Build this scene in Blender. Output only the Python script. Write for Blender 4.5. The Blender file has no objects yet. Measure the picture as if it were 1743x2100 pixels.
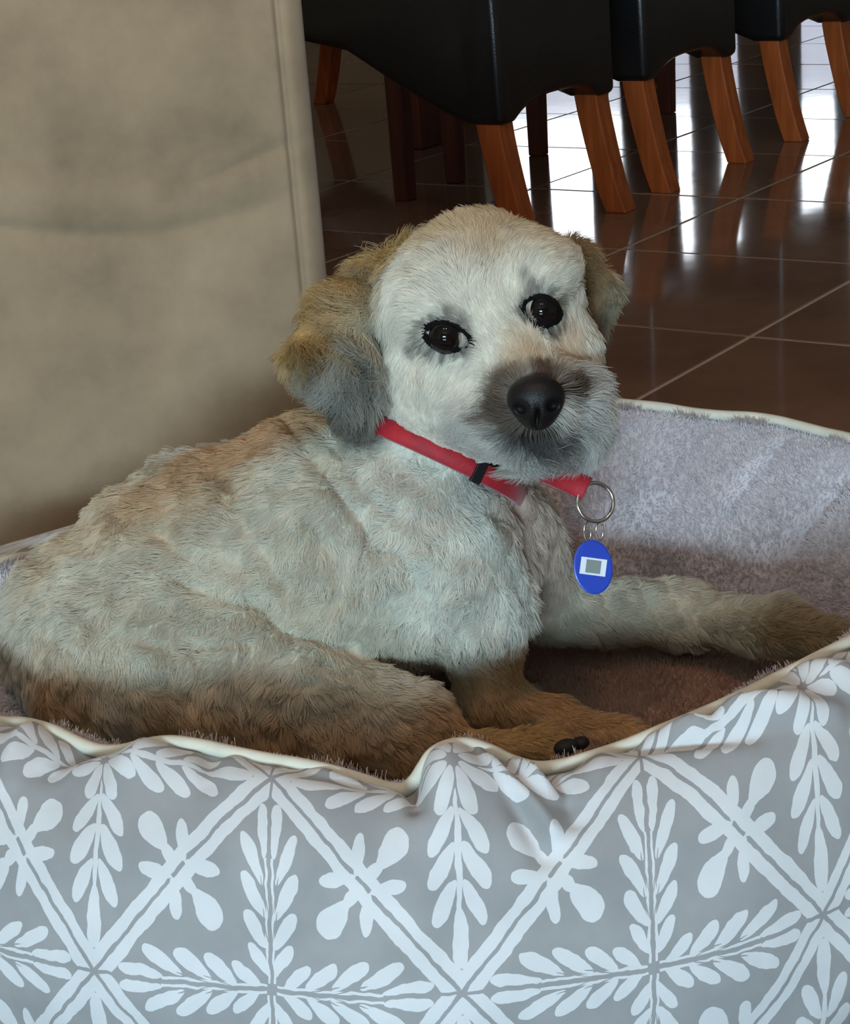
import bpy, math, random
import numpy as np
from mathutils import Matrix, Vector

random.seed(4)
rng = np.random.default_rng(7)
scene = bpy.context.scene
COL = scene.collection

# ------------------------------------------------------------------ camera
IMG_W, IMG_H = 1743, 2100
FOCAL, PITCH, ROLL, CAM_H = 3965.5, 0.3377, 0.0777, 0.757
cp, sp, cr, sr = math.cos(PITCH), math.sin(PITCH), math.cos(ROLL), math.sin(ROLL)
cam_fwd = Vector((0, cp, -sp))
cam_x0, cam_up0 = Vector((1, 0, 0)), Vector((0, sp, cp))
cam_right = cr * cam_x0 - sr * cam_up0
cam_up = sr * cam_x0 + cr * cam_up0
cam_data = bpy.data.cameras.new('camera')
cam_data.sensor_fit = 'HORIZONTAL'
cam_data.sensor_width = 36
cam_data.lens = 36 * FOCAL / IMG_W
cam_data.clip_start = 0.02
cam = bpy.data.objects.new('camera', cam_data)
cam.matrix_world = Matrix(((cam_right.x, cam_up.x, -cam_fwd.x, 0),
                           (cam_right.y, cam_up.y, -cam_fwd.y, 0),
                           (cam_right.z, cam_up.z, -cam_fwd.z, CAM_H),
                           (0, 0, 0, 1)))
COL.objects.link(cam)
scene.camera = cam

# ------------------------------------------------------------------ sky, lamps, exposure
SKY_STRENGTH = 5.0
world = bpy.data.worlds.new('sky')
scene.world = world
world.use_nodes = True
wbg = world.node_tree.nodes['Background']
wbg.inputs[0].default_value = (0.86, 0.93, 1.0, 1)
wbg.inputs[1].default_value = SKY_STRENGTH


def area_light(name, loc, target, size, size_y, power, color, shape='RECTANGLE'):
    l = bpy.data.lights.new(name, 'AREA')
    l.shape = shape
    l.size, l.size_y = size, size_y
    l.energy, l.color = power, color
    o = bpy.data.objects.new(name, l)
    o.location = loc
    d = Vector(target) - Vector(loc)
    o.rotation_euler = d.to_track_quat('-Z', 'Y').to_euler()
    COL.objects.link(o)
    return o


# daylight through the low window behind the photographer, and two warm ceiling lamps
area_light('window_daylight', (-0.95, -3.42, 0.92), (-0.1, 1.4, 0.3), 1.9, 0.60, 210, (0.54, 0.80, 1.0))
LAMP_POWER = 6.0
area_light('ceiling_lamp_light', (-0.28, 0.62, 2.50), (-0.28, 0.62, 0), 0.14, 0.14, LAMP_POWER, (1.0, 0.58, 0.40), 'DISK')
area_light('ceiling_lamp_light', (0.30, 0.55, 2.50), (0.30, 0.55, 0), 0.14, 0.14, LAMP_POWER, (1.0, 0.58, 0.40), 'DISK')

scene.view_settings.view_transform = 'Standard'
scene.view_settings.look = 'None'
scene.view_settings.gamma = 1
scene.view_settings.use_curve_mapping = False
scene.view_settings.exposure = 0.0
cy = scene.cycles
cy.max_bounces, cy.diffuse_bounces, cy.glossy_bounces = 7, 3, 4
cy.transmission_bounces, cy.transparent_max_bounces = 4, 10
cy.use_denoising = True
cy.caustics_reflective = cy.caustics_refractive = False
cy.sample_clamp_indirect = 4.0


# ------------------------------------------------------------------ measuring helpers
def ray_dir(px, py):
    x, y = px - IMG_W / 2, py - IMG_H / 2
    X, Y = cr * x - sr * y, sr * x + cr * y
    return np.array([X, FOCAL * cp - Y * sp, -FOCAL * sp - Y * cp])


def at(px, py, Y):
    """real-world point seen at a photo pixel, at the distance Y in front of the camera"""
    d = ray_dir(px, py)
    p = d * (Y / d[1])
    p[2] += CAM_H
    return p


def on_plane(px, py, z):
    d = ray_dir(px, py)
    p = d * ((z - CAM_H) / d[2])
    p[2] += CAM_H
    return p


def ppm(p):
    """photo pixels per metre at a point"""
    q = np.asarray(p, float) - np.array([0, 0, CAM_H])
    return FOCAL / float(q @ np.array(cam_fwd))


# ------------------------------------------------------------------ object helpers
def lin(r, g, b):
    f = lambda c: (c / 255 / 12.92) if c / 255 <= 0.04045 else ((c / 255 + 0.055) / 1.055) ** 2.4
    return (f(r), f(g), f(b), 1)


def tag(o, label=None, cat=None, group=None, kind=None):
    if label: o['label'] = label
    if cat: o['category'] = cat
    if group: o['group'] = group
    if kind: o['kind'] = kind
    return o


def empty(name, loc=(0, 0, 0), rz=0.0):
    o = bpy.data.objects.new(name, None)
    o.empty_display_size = 0.05
    o.location = loc
    o.rotation_euler = (0, 0, rz)
    COL.objects.link(o)
    return o


def mesh_obj(name, verts, faces, mat, parent=None, smooth=True):
    me = bpy.data.meshes.new(name)
    verts = np.asarray(verts, dtype=np.float64)
    me.from_pydata(verts.tolist(), [], [list(map(int, f)) for f in faces])
    if smooth:
        me.shade_smooth()
    me.materials.append(mat)
    me.update()
    o = bpy.data.objects.new(name, me)
    COL.objects.link(o)
    if parent:
        o.parent = parent
        o.matrix_parent_inverse = Matrix()
    return o


def local(pts, base):
    return np.asarray(pts, float) - np.asarray(base, float)


class Geo:
    """collects shapes for one mesh"""

    def __init__(self):
        self.v, self.f = [], []

    def add(self, verts, faces):
        n = len(self.v)
        self.v.extend([tuple(map(float, p)) for p in verts])
        self.f.extend([tuple(i + n for i in f) for f in faces])
        return self

    def box(self, x0, x1, y0, y1, z0, z1, b=0.0):
        if b <= 0:
            vs = [(x, y, z) for z in (z0, z1) for y in (y0, y1) for x in (x0, x1)]
            return self.add(vs, [(0, 2, 3, 1), (4, 5, 7, 6), (0, 1, 5, 4), (2, 6, 7, 3), (0, 4, 6, 2), (1, 3, 7, 5)])
        # chamfered box: 24 vertices
        vs, idx = [], {}
        X, Y, Z = (x0, x1), (y0, y1), (z0, z1)
        sg = (1, -1)
        for i in (0, 1):
            for j in (0, 1):
                for k in (0, 1):
                    for a in range(3):
                        p = [X[i] + sg[i] * b, Y[j] + sg[j] * b, Z[k] + sg[k] * b]
                        p[a] = (X, Y, Z)[a][(i, j, k)[a]]
                        idx[i, j, k, a] = len(vs)
                        vs.append(p)
        fs = []
        for a in range(3):
            o = [c for c in range(3) if c != a]
            for s in (0, 1):
                q = []
                for (u, w) in ((0, 0), (1, 0), (1, 1), (0, 1)):
                    key = [0, 0, 0]; key[a] = s; key[o[0]] = u; key[o[1]] = w
                    q.append(idx[key[0], key[1], key[2], a])
                fs.append(q)
        for a in range(3):
            o = [c for c in range(3) if c != a]
            for u in (0, 1):
                for w in (0, 1):
                    q = []
                    for s, ax in ((0, o[0]), (1, o[0]), (1, o[1]), (0, o[1])):
                        key = [0, 0, 0]; key[a] = s; key[o[0]] = u; key[o[1]] = w
                        q.append(idx[key[0], key[1], key[2], ax])
                    fs.append(q)
        for i in (0, 1):
            for j in (0, 1):
                for k in (0, 1):
                    fs.append([idx[i, j, k, a] for a in range(3)])
        n = len(self.v)
        self.add(vs, fs)
        return self

    def tube(self, pts, r, n=10, closed=False, cap=True):
        pts = np.asarray(pts, float)
        m = len(pts)
        rr = np.full(m, r) if np.isscalar(r) else np.asarray(r, float)
        if closed:
            T = np.roll(pts, -1, 0) - np.roll(pts, 1, 0)
        else:
            T = np.gradient(pts, axis=0)
        T /= np.linalg.norm(T, axis=1)[:, None] + 1e-12
        ref = np.array([0, 0, 1.0])
        if abs(T[0] @ ref) > 0.9: ref = np.array([1.0, 0, 0])
        N = np.cross(T[0], ref); N /= np.linalg.norm(N)
        vs = []
        for i in range(m):
            N = N - T[i] * (N @ T[i]); N /= np.linalg.norm(N)
            B = np.cross(T[i], N)
            for k in range(n):
                a = 2 * math.pi * k / n
                vs.append(pts[i] + rr[i] * (math.cos(a) * N + math.sin(a) * B))
        fs = []
        for i in range(m if closed else m - 1):
            j = (i + 1) % m
            for k in range(n):
                l = (k + 1) % n
                fs.append((i * n + k, i * n + l, j * n + l, j * n + k))
        if not closed and cap:
            fs.append(tuple(range(n - 1, -1, -1)))
            fs.append(tuple((m - 1) * n + k for k in range(n)))
        return self.add(vs, fs)

    def build(self, name, mat, parent=None, smooth=True, bevel=0.0, recalc=True):
        o = mesh_obj(name, self.v, self.f, mat, parent, smooth)
        if recalc:
            import bmesh
            bm = bmesh.new(); bm.from_mesh(o.data)
            bmesh.ops.recalc_face_normals(bm, faces=bm.faces)
            bm.to_mesh(o.data); bm.free()
        if bevel > 0:
            md = o.modifiers.new('bevel', 'BEVEL')
            md.width, md.segments, md.limit_method = bevel, 3, 'ANGLE'
            md.angle_limit = 0.6
        return o


def copy_tree(o, parent=None):
    c = o.copy()
    COL.objects.link(c)
    if parent: c.parent = parent
    for ch in list(o.children):
        copy_tree(ch, c)
    return c


# ------------------------------------------------------------------ numpy noise
def _hash(ix, iy, iz, s):
    h = (ix.astype(np.int64) * 374761393 + iy.astype(np.int64) * 668265263 + iz.astype(np.int64) * 2147483647 + s * 1274126177) & 0xFFFFFFFF
    h = ((h ^ (h >> 13)) * 1274126177) & 0xFFFFFFFF
    h = ((h ^ (h >> 16)) * 2246822519) & 0xFFFFFFFF
    return ((h ^ (h >> 15)) & 0xFFFFFF) / float(0xFFFFFF)


def vnoise(p, scale, seed=0):
    """smooth value noise in [-1,1]"""
    q = p / scale
    i = np.floor(q).astype(np.int64)
    f = q - i
    f = f * f * (3 - 2 * f)
    out = 0
    for dx in (0, 1):
        for dy in (0, 1):
            for dz in (0, 1):
                w = (f[:, 0] if dx else 1 - f[:, 0]) * (f[:, 1] if dy else 1 - f[:, 1]) * (f[:, 2] if dz else 1 - f[:, 2])
                out = out + w * _hash(i[:, 0] + dx, i[:, 1] + dy, i[:, 2] + dz, seed)
    return out * 2 - 1


def vnoise3(p, scale, seed=0):
    return np.stack([vnoise(p, scale, seed + 11 * k) for k in range(3)], 1)


def worley(p, scale, seed=0):
    """nearest jittered lattice point of every point, and its id"""
    q = p / scale
    i = np.floor(q).astype(np.int64)
    best = np.full(len(p), 1e9); c = np.zeros_like(p); ident = np.zeros(len(p))
    for dx in (-1, 0, 1):
        for dy in (-1, 0, 1):
            for dz in (-1, 0, 1):
                a = i + np.array([dx, dy, dz])
                j = a + np.stack([_hash(a[:, 0], a[:, 1], a[:, 2], seed + k) for k in range(3)], 1)
                d = ((j - q) ** 2).sum(1)
                m = d < best
                best[m] = d[m]; c[m] = j[m]; ident[m] = _hash(a[:, 0], a[:, 1], a[:, 2], seed + 7)[m]
    return c * scale, ident


# ------------------------------------------------------------------ materials
def new_mat(name):
    m = bpy.data.materials.new(name)
    m.use_nodes = True
    nt = m.node_tree
    return m, nt, nt.nodes['Principled BSDF']


def setp(b, **k):
    names = dict(color='Base Color', rough='Roughness', metal='Metallic', spec='Specular IOR Level', coat='Coat Weight',
                 coat_rough='Coat Roughness', sheen='Sheen Weight', sheen_rough='Sheen Roughness', sheen_tint='Sheen Tint', ior='IOR', trans='Transmission Weight',
                 sss='Subsurface Weight')
    for a, v in k.items():
        b.inputs[names[a]].default_value = v


def noise_node(nt, scale, detail=4, rough=0.5, coord='Object', stretch=None):
    tc = nt.nodes.new('ShaderNodeTexCoord')
    n = nt.nodes.new('ShaderNodeTexNoise')
    n.inputs['Scale'].default_value, n.inputs['Detail'].default_value, n.inputs['Roughness'].default_value = scale, detail, rough
    if stretch:
        mp = nt.nodes.new('ShaderNodeMapping')
        mp.inputs['Scale'].default_value = stretch
        nt.links.new(tc.outputs[coord], mp.inputs[0]); nt.links.new(mp.outputs[0], n.inputs['Vector'])
    else:
        nt.links.new(tc.outputs[coord], n.inputs['Vector'])
    return n


def ramp(nt, fac, stops):
    r = nt.nodes.new('ShaderNodeValToRGB')
    el = r.color_ramp.elements
    while len(el) < len(stops): el.new(0.5)
    for e, (p, c) in zip(el, stops):
        e.position, e.color = p, c
    nt.links.new(fac, r.inputs[0])
    return r


def bump(nt, b, height, strength, dist):
    n = nt.nodes.new('ShaderNodeBump')
    n.inputs['Strength'].default_value, n.inputs['Distance'].default_value = strength, dist
    nt.links.new(height, n.inputs['Height']); nt.links.new(n.outputs[0], b.inputs['Normal'])
    return n


def plain(name, color, rough=0.6, **k):
    m, nt, b = new_mat(name)
    setp(b, color=color, rough=rough, **k)
    return m


def mottled(name, c0, c1, scale, rough=0.6, bump_s=0.0, bump_d=0.001, bump_scale=None, stretch=None, detail=4, **k):
    m, nt, b = new_mat(name)
    n = noise_node(nt, scale, detail, stretch=stretch)
    r = ramp(nt, n.outputs['Fac'], [(0.3, c0), (0.7, c1)])
    nt.links.new(r.outputs[0], b.inputs['Base Color'])
    setp(b, rough=rough, **k)
    if bump_s:
        n2 = noise_node(nt, bump_scale or scale * 8, 3)
        bump(nt, b, n2.outputs['Fac'], bump_s, bump_d)
    return m


M = {}
M['tile'] = None
m, nt, b = new_mat('brown_glazed_tile')
n1 = noise_node(nt, 3.0, 5, 0.6)
oi = nt.nodes.new('ShaderNodeObjectInfo')
r1 = ramp(nt, n1.outputs['Fac'], [(0.25, lin(126, 94, 76)), (0.55, lin(154, 118, 96)), (0.8, lin(170, 134, 110))])
nt.links.new(r1.outputs[0], b.inputs['Base Color'])
setp(b, rough=0.075, spec=0.62)
n2 = noise_node(nt, 5.0, 2)
bump(nt, b, n2.outputs['Fac'], 0.10, 0.004)
M['tile'] = m
M['grout'] = mottled('pale_grout', lin(206, 186, 166), lin(224, 206, 188), 40, 0.85)
M['wall'] = mottled('painted_wall', lin(196, 174, 146), lin(204, 182, 154), 6, 0.85)
M['ceiling'] = mottled('ceiling_paint', lin(228, 222, 210), lin(234, 228, 218), 6, 0.9)
M['trim'] = plain('white_trim', lin(225, 222, 215), 0.45)
M['alu'] = plain('dark_window_frame', lin(60, 62, 66), 0.4, metal=0.6)
M['paving'] = mottled('pale_paving', lin(170, 172, 180), lin(196, 198, 204), 5, 0.85)
M['gardenwall'] = mottled('rendered_garden_wall', lin(176, 178, 190), lin(198, 200, 210), 3, 0.9)
M['hedge'] = mottled('hedge_green', lin(40, 60, 30), lin(90, 110, 60), 20, 0.9)

m, nt, b = new_mat('window_glass')
tr = nt.nodes.new('ShaderNodeBsdfTransparent'); gl = nt.nodes.new('ShaderNodeBsdfGlossy'); mx = nt.nodes.new('ShaderNodeMixShader')
gl.inputs['Roughness'].default_value = 0.02
fr = nt.nodes.new('ShaderNodeFresnel'); fr.inputs[0].default_value = 1.3
nt.links.new(fr.outputs[0], mx.inputs[0]); nt.links.new(tr.outputs[0], mx.inputs[1]); nt.links.new(gl.outputs[0], mx.inputs[2])
nt.links.new(mx.outputs[0], nt.nodes['Material Output'].inputs['Surface'])
M['glass'] = m

m, nt, b = new_mat('black_leather')
n1 = noise_node(nt, 6, 3)
r1 = ramp(nt, n1.outputs['Fac'], [(0.3, lin(20, 20, 22)), (0.7, lin(32, 30, 30))])
nt.links.new(r1.outputs[0], b.inputs['Base Color'])
setp(b, rough=0.30, spec=0.55)
vo = nt.nodes.new('ShaderNodeTexVoronoi'); vo.inputs['Scale'].default_value = 380
tc = nt.nodes.new('ShaderNodeTexCoord'); nt.links.new(tc.outputs['Object'], vo.inputs['Vector'])
bump(nt, b, vo.outputs['Distance'], 0.25, 0.0006)
M['leather'] = m
M['wood'] = mottled('stained_orange_wood', lin(156, 74, 30), lin(200, 104, 48), 5, 0.38, stretch=(14, 14, 1.2), detail=6, spec=0.45)
M['darkwood'] = mottled('dark_red_wood', lin(82, 34, 22), lin(112, 48, 28), 5, 0.4, stretch=(12, 12, 1.0), detail=6)

m, nt, b = new_mat('taupe_suede')
n1 = noise_node(nt, 5.5, 6, 0.62)
r1 = ramp(nt, n1.outputs['Fac'], [(0.28, lin(122, 104, 82)), (0.5, lin(155, 133, 106)), (0.75, lin(178, 154, 124))])
nt.links.new(r1.outputs[0], b.inputs['Base Color'])
setp(b, rough=0.95, spec=0.1, sheen=0.25, sheen_rough=0.5)
n2 = noise_node(nt, 900, 2)
bump(nt, b, n2.outputs['Fac'], 0.15, 0.0008)
M['suede'] = m
M['suede_seam'] = mottled('suede_piping', lin(150, 134, 110), lin(166, 150, 124), 30, 0.95)
M['foot'] = plain('sofa_foot_black', lin(22, 20, 20), 0.5)

# ------------------------------------------------------------------ room
TH, TS = -0.6285, 0.6602 * CAM_H                   # tile direction and tile size
ta, tb = np.array([math.cos(TH), math.sin(TH)]), np.array([-math.sin(TH), math.cos(TH)])
OFF_A, OFF_B = 3.4341 * CAM_H, -1.6602 * CAM_H
RX0, RX1, RY0, RY1, RZ = -3.3, 4.4, -3.6, 8.9, 2.62
GROUT = 0.0075

floor = Geo().box(RX0 - 0.1, RX1 + 0.1, RY0 - 0.1, RY1 + 0.1, -0.06, -0.0015).build('floor', M['grout'], smooth=False)
tag(floor, 'glossy dark brown tiled floor with pale grout lines', kind='structure')
tile_mesh = None
rest = Geo()
tiles = []
for ka in range(-40, 40):
    for kb in range(-40, 40):
        c = (OFF_B + (kb + 0.5) * TS) * ta + (OFF_A + (ka + 0.5) * TS) * tb
        if not (RX0 + 0.35 < c[0] < RX1 - 0.35 and RY0 + 0.35 < c[1] < RY1 - 0.35):
            continue
        tiles.append((c[0], c[1]))
rot = Matrix.Rotation(TH, 4, 'Z')
seen = lambda c: abs(c[0] - 0.02 * c[1]) < 0.75 + 0.24 * max(c[1], 0) and c[1] > 0.9
hs = TS / 2 - GROUT / 2
for c in tiles:
    if seen(c):
        if tile_mesh is None:
            t = Geo().box(-hs, hs, -hs, hs, -0.006, 0.0, 0.0012).build('tile', M['tile'], floor, smooth=False)
            tile_mesh = t.data
        else:
            t = bpy.data.objects.new('tile', tile_mesh)
            COL.objects.link(t); t.parent = floor
        t.location = (c[0], c[1], random.uniform(-0.0003, 0.0003))
        t.rotation_euler = (random.uniform(-1, 1) * 0.0012, random.uniform(-1, 1) * 0.0012, TH)
    else:
        w = [rot @ Vector((sx * hs, sy * hs, 0)) for sx, sy in ((-1, -1), (1, -1), (1, 1), (-1, 1))]
        n = len(rest.v)
        rest.add([(p.x + c[0], p.y + c[1], 0.0) for p in w] + [(p.x + c[0], p.y + c[1], -0.004) for p in w],
                 [(0, 1, 2, 3), (0, 4, 5, 1), (1, 5, 6, 2), (2, 6, 7, 3), (3, 7, 4, 0)])
if rest.v:
    o = rest.build('tile_field', M['tile'], floor, smooth=False)
    tag(o, kind='stuff')


def wall_with_opening(name, axis, pos, thick, a0, a1, openings):
    """wall in the plane axis=pos from a0..a1, openings (b0,b1,z0,z1) left open"""
    g = Geo()
    cuts = sorted(openings)
    def bx(b0, b1, z0, z1):
        if b1 - b0 < 1e-4 or z1 - z0 < 1e-4: return
        if axis == 'y': g.box(b0, b1, min(pos, pos + thick), max(pos, pos + thick), z0, z1)
        else: g.box(min(pos, pos + thick), max(pos, pos + thick), b0, b1, z0, z1)
    cur = a0
    for (b0, b1, z0, z1) in cuts:
        bx(cur, b0, 0, RZ); bx(b0, b1, 0, z0); bx(b0, b1, z1, RZ)
        cur = b1
    bx(cur, a1, 0, RZ)
    o = g.build(name, M['wall'], smooth=False, recalc=False)
    return tag(o, kind='structure')


BACK_OPEN = [(0.42, 3.7, 0.02, 2.2)]
FRONT_OPEN = [(-1.95, 0.05, 0.52, 1.32)]
wall_with_opening('wall_back', 'y', RY1, 0.12, RX0 - 0.12, RX1 + 0.12, BACK_OPEN)
wall_with_opening('wall_front', 'y', RY0, -0.12, RX0 - 0.12, RX1 + 0.12, FRONT_OPEN)
wall_with_opening('wall_left', 'x', RX0, -0.12, RY0, RY1, [])
wall_with_opening('wall_right', 'x', RX1, 0.12, RY0, RY1, [])
tag(Geo().box(RX0 - 0.12, RX1 + 0.12, RY0 - 0.12, RY1 + 0.12, RZ, RZ + 0.1).build('ceiling', M['ceiling'], smooth=False), kind='structure')
tag(Geo().box(RX0, 0.40, RY1 - 0.015, RY1, 0, 0.09, 0.004).build('baseboard_back', M['trim'], smooth=False), kind='structure')
tag(Geo().box(RX0, RX0 + 0.015, RY0, RY1 - 0.02, 0, 0.09, 0.004).build('baseboard_left', M['trim'], smooth=False), kind='structure')
tag(Geo().box(RX1 - 0.015, RX1, RY0, RY1 - 0.02, 0, 0.09, 0.004).build('baseboard_right', M['trim'], smooth=False), kind='structure')


def glazed(name, x0, x1, z0, z1, y, n, bar):
    root = tag(empty(name, ((x0 + x1) / 2, y, z0)), kind='structure')
    cx = (x0 + x1) / 2
    g = Geo()
    w = 0.055
    g.box(x0 - cx, x1 - cx, -0.03, 0.03, 0, w); g.box(x0 - cx, x1 - cx, -0.03, 0.03, z1 - z0 - w, z1 - z0)
    for i in range(n + 1):
        x = x0 + (x1 - x0) * i / n - cx
        xa = min(max(x - bar / 2, x0 - cx), x1 - cx - bar)
        g.box(xa, xa + bar, -0.028, 0.028, w, z1 - z0 - w)
    g.build('frame', M['alu'], root, smooth=False, recalc=False)
    for i in range(n):
        xa = x0 + (x1 - x0) * i / n - cx + bar / 2; xb = x0 + (x1 - x0) * (i + 1) / n - cx - bar / 2
        Geo().box(xa, xb, -0.003, 0.003, w, z1 - z0 - w).build('pane', M['glass'], root, smooth=False)
    return root


M['light_block'] = mottled('light_block_dark', lin(70, 62, 56), lin(82, 74, 66), 8, 0.9)  # dark cloth for the added panels that block window light
w1 = None
w1 = glazed('window_1', 0.42, 3.7, 0.02, 2.2, RY1 + 0.06, 4, 0.07)
# added unseen panels: valance and strips cut the window's floor reflection into bright gaps
for xa, xb, za, zb in ((0.46, 3.66, 1.25, 2.16), (1.03, 1.25, 0.03, 1.245), (1.35, 1.49, 0.03, 1.245), (1.57, 1.86, 0.03, 1.245), (2.22, 3.66, 0.03, 1.245)):
    Geo().box(xa - 2.06, xb - 2.06, -0.062, -0.054, za, zb, 0.002).build('light_block', M['light_block'], w1, smooth=False)
glazed('window_2', -1.95, 0.05, 0.52, 1.32, RY0 - 0.06, 2, 0.05)
tag(Geo().box(-9, 12, RY1 + 0.12, RY1 + 8, -0.12, -0.04).build('terrace', M['paving'], smooth=False), kind='structure')
tag(Geo().box(-9, 12, RY1 + 2.6, RY1 + 2.75, -0.04, 0.92, 0.01).build('garden_wall', M['gardenwall'], smooth=False), kind='structure')

# ------------------------------------------------------------------ ceiling lamps (round fittings above the photographer)
M['lampglow'] = plain('lamp_diffuser', (1, 0.9, 0.75, 1), 0.5)
for i, (lx, ly) in enumerate(((-0.28, 0.62), (0.30, 0.55))):
    r = empty('ceiling_lamp', (lx, ly, RZ))
    tag(r, ('round white ceiling lamp above the sofa side of the bed', 'round white ceiling lamp above the open floor side of the bed')[i], 'lamp', 'ceiling lamps')
    ring = Geo().tube([(0.095 * math.cos(a), 0.095 * math.sin(a), -0.045) for a in np.linspace(0, 2 * math.pi, 33)[:-1]], 0.012, 8, closed=True)
    ring.build('rim', M['trim'], r)
    Geo().tube([(0, 0, 0), (0, 0, -0.05)], 0.09, 32).build('base', M['trim'], r, smooth=False)
# ------------------------------------------------------------------ dining furniture
def catmull(pts, n):
    pts = np.asarray(pts, float)
    P = np.vstack([2 * pts[0] - pts[1], pts, 2 * pts[-1] - pts[-2]])
    out = []
    for i in range(1, len(P) - 2):
        for t in np.linspace(0, 1, n, endpoint=False):
            a, b, c, d = P[i - 1], P[i], P[i + 1], P[i + 2]
            out.append(0.5 * (2 * b + (c - a) * t + (2 * a - 5 * b + 4 * c - d) * t * t + (3 * b - a - 3 * c + d) * t ** 3))
    out.append(pts[-1])
    return np.array(out)


def square_leg(path, w0, w1):
    """square-section leg along a path of points, thick w0 at the top and w1 at the foot"""
    g = Geo()
    p = catmull(path, 6)
    n = len(p)
    vs = []
    for i, q in enumerate(p):
        w = (w0 + (w1 - w0) * i / (n - 1)) / 2
        for sx, sy in ((-1, -1), (1, -1), (1, 1), (-1, 1)):
            vs.append((q[0] + sx * w, q[1] + sy * w, q[2]))
    fs = [(0, 1, 2, 3), tuple((n - 1) * 4 + k for k in (3, 2, 1, 0))]
    for i in range(n - 1):
        for k in range(4):
            l = (k + 1) % 4
            fs.append((i * 4 + k, i * 4 + l, i * 4 + 4 + l, i * 4 + 4 + k))
    return g.add(vs, fs)


CHW, CHD = 0.43, 0.505                                 # chair width and depth


def make_chair():
    root = empty('dining_chair')
    hw = CHW / 2
    # leather upholstery: side outline (y = towards the sitter's back, z), swept over the width with an arched lower edge
    out = [(0.040, 0.232), (-0.036, 0.232), (-0.10, 0.256), (-0.20, 0.306), (-0.31, 0.368), (-CHD + 0.03, 0.398), (-CHD, 0.41), (-CHD - 0.004, 0.455),
           (-CHD + 0.03, 0.482), (-0.25, 0.492), (-0.075, 0.484), (-0.055, 0.56), (-0.03, 0.75), (0.008, 1.05), (0.033, 1.072),
           (0.066, 1.05), (0.045, 0.80), (0.034, 0.56), (0.038, 0.40)]
    nx = 24
    vs, fs = [], []
    m = len(out)
    for i in range(nx + 1):
        s = -1 + 2 * i / nx
        arch = 0.034 * (1 - min(1, abs(s) / 0.76) ** 3)
        for k, (y, z) in enumerate(out):
            zz = z + (arch if k in (0, 1) else arch * 0.6 if k == 2 else arch * 0.3 if k == 3 else 0)
            yy = y + (0.012 * (1 - s * s) if 9 < k < 19 and z > 0.6 else 0)
            vs.append((s * hw, yy, zz))
    for i in range(nx):
        for k in range(m):
            l = (k + 1) % m
            fs.append((i * m + k, i * m + l, (i + 1) * m + l, (i + 1) * m + k))
    fs.append(tuple(range(m - 1, -1, -1))); fs.append(tuple(nx * m + k for k in range(m)))
    up = Geo().add(vs, fs).build('upholstery', M['leather'], root, bevel=0.022)
    # stitched seams down the rear corners
    for s in (-1, 1):
        pts = [(s * (hw - 0.004), 0.0285 + (0.0 if z < 0.5 else (z - 0.5) * 0.06), z) for z in np.linspace(0.25, 0.96, 14)]
    for s in (-1, 1):
        x = s * (hw - 0.034)
        square_leg([(x, -0.006, 0.30), (x, 0.002, 0.22), (x, 0.018, 0.14), (x, 0.038, 0.06), (x, 0.058, 0.0)], 0.052, 0.047).build('leg', M['wood'], root, smooth=False, bevel=0.003)
        tag(square_leg([(x, -CHD + 0.03, 0.42), (x, -CHD + 0.028, 0.25), (x, -CHD + 0.026, 0.0)], 0.046, 0.036).build('leg', M['darkwood'], root, smooth=False, bevel=0.003), 'straight front leg with shade put into its dark wood')  # front legs shaded by colour: darker wood than the rear legs
    return root


back_dir = np.array([-math.sin(TH + math.pi / 2 - math.pi), 0])
b_dir = np.array([0.5879, 0.8090])                   # along the table
o_dir = np.array([0.8090, -0.5879])                  # from the table towards the chair backs
RZ_NEAR = math.atan2(-o_dir[0], o_dir[1])
chairs = [((0.292, 3.795), 'black leather dining chair nearest the dog bed, its orange rear leg just above the dog'),
          ((0.622, 4.262), 'middle black leather dining chair in the row beyond the dog'),
          ((1.010, 4.790), 'black leather dining chair at the far right end of the row, cut by the frame')]
proto = make_chair()
for i, (c, lab) in enumerate(chairs):
    o = proto if i == 0 else copy_tree(proto)
    o.location = (c[0], c[1], 0); o.rotation_euler = (0, 0, RZ_NEAR)
    tag(o, lab, 'chair', 'dining chairs along the table')
far = [((-0.27, 5.80), 'black leather dining chair across the table, brown leg showing beside the sofa edge')]
for c, lab in far:
    o = copy_tree(proto)
    o.location = (c[0], c[1], 0); o.rotation_euler = (0, 0, RZ_NEAR + math.pi)
    tag(o, lab, 'chair', 'dining chairs along the table')

tc_ = np.array([0.405, 5.46])
tab = tag(empty('dining_table', (tc_[0], tc_[1], 0), math.atan2(b_dir[1], b_dir[0])), 'dark wooden dining table behind the black chairs, only thick red brown legs showing', 'table')
Geo().box(-0.95, 0.95, -0.46, 0.46, 0.72, 0.76, 0.004).build('tabletop', M['darkwood'], tab, smooth=False)
Geo().box(-0.85, 0.85, -0.36, 0.36, 0.63, 0.72, 0.003).build('apron', M['darkwood'], tab, smooth=False)
for (lx, ly) in ((-0.6, 0.0), (0.6, 0.0)):
    square_leg([(lx, ly, 0.72), (lx, ly, 0.4), (lx, ly, 0.15), (lx, ly, 0.0)], 0.088, 0.102).build('leg', M['darkwood'], tab, smooth=False, bevel=0.004)
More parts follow.
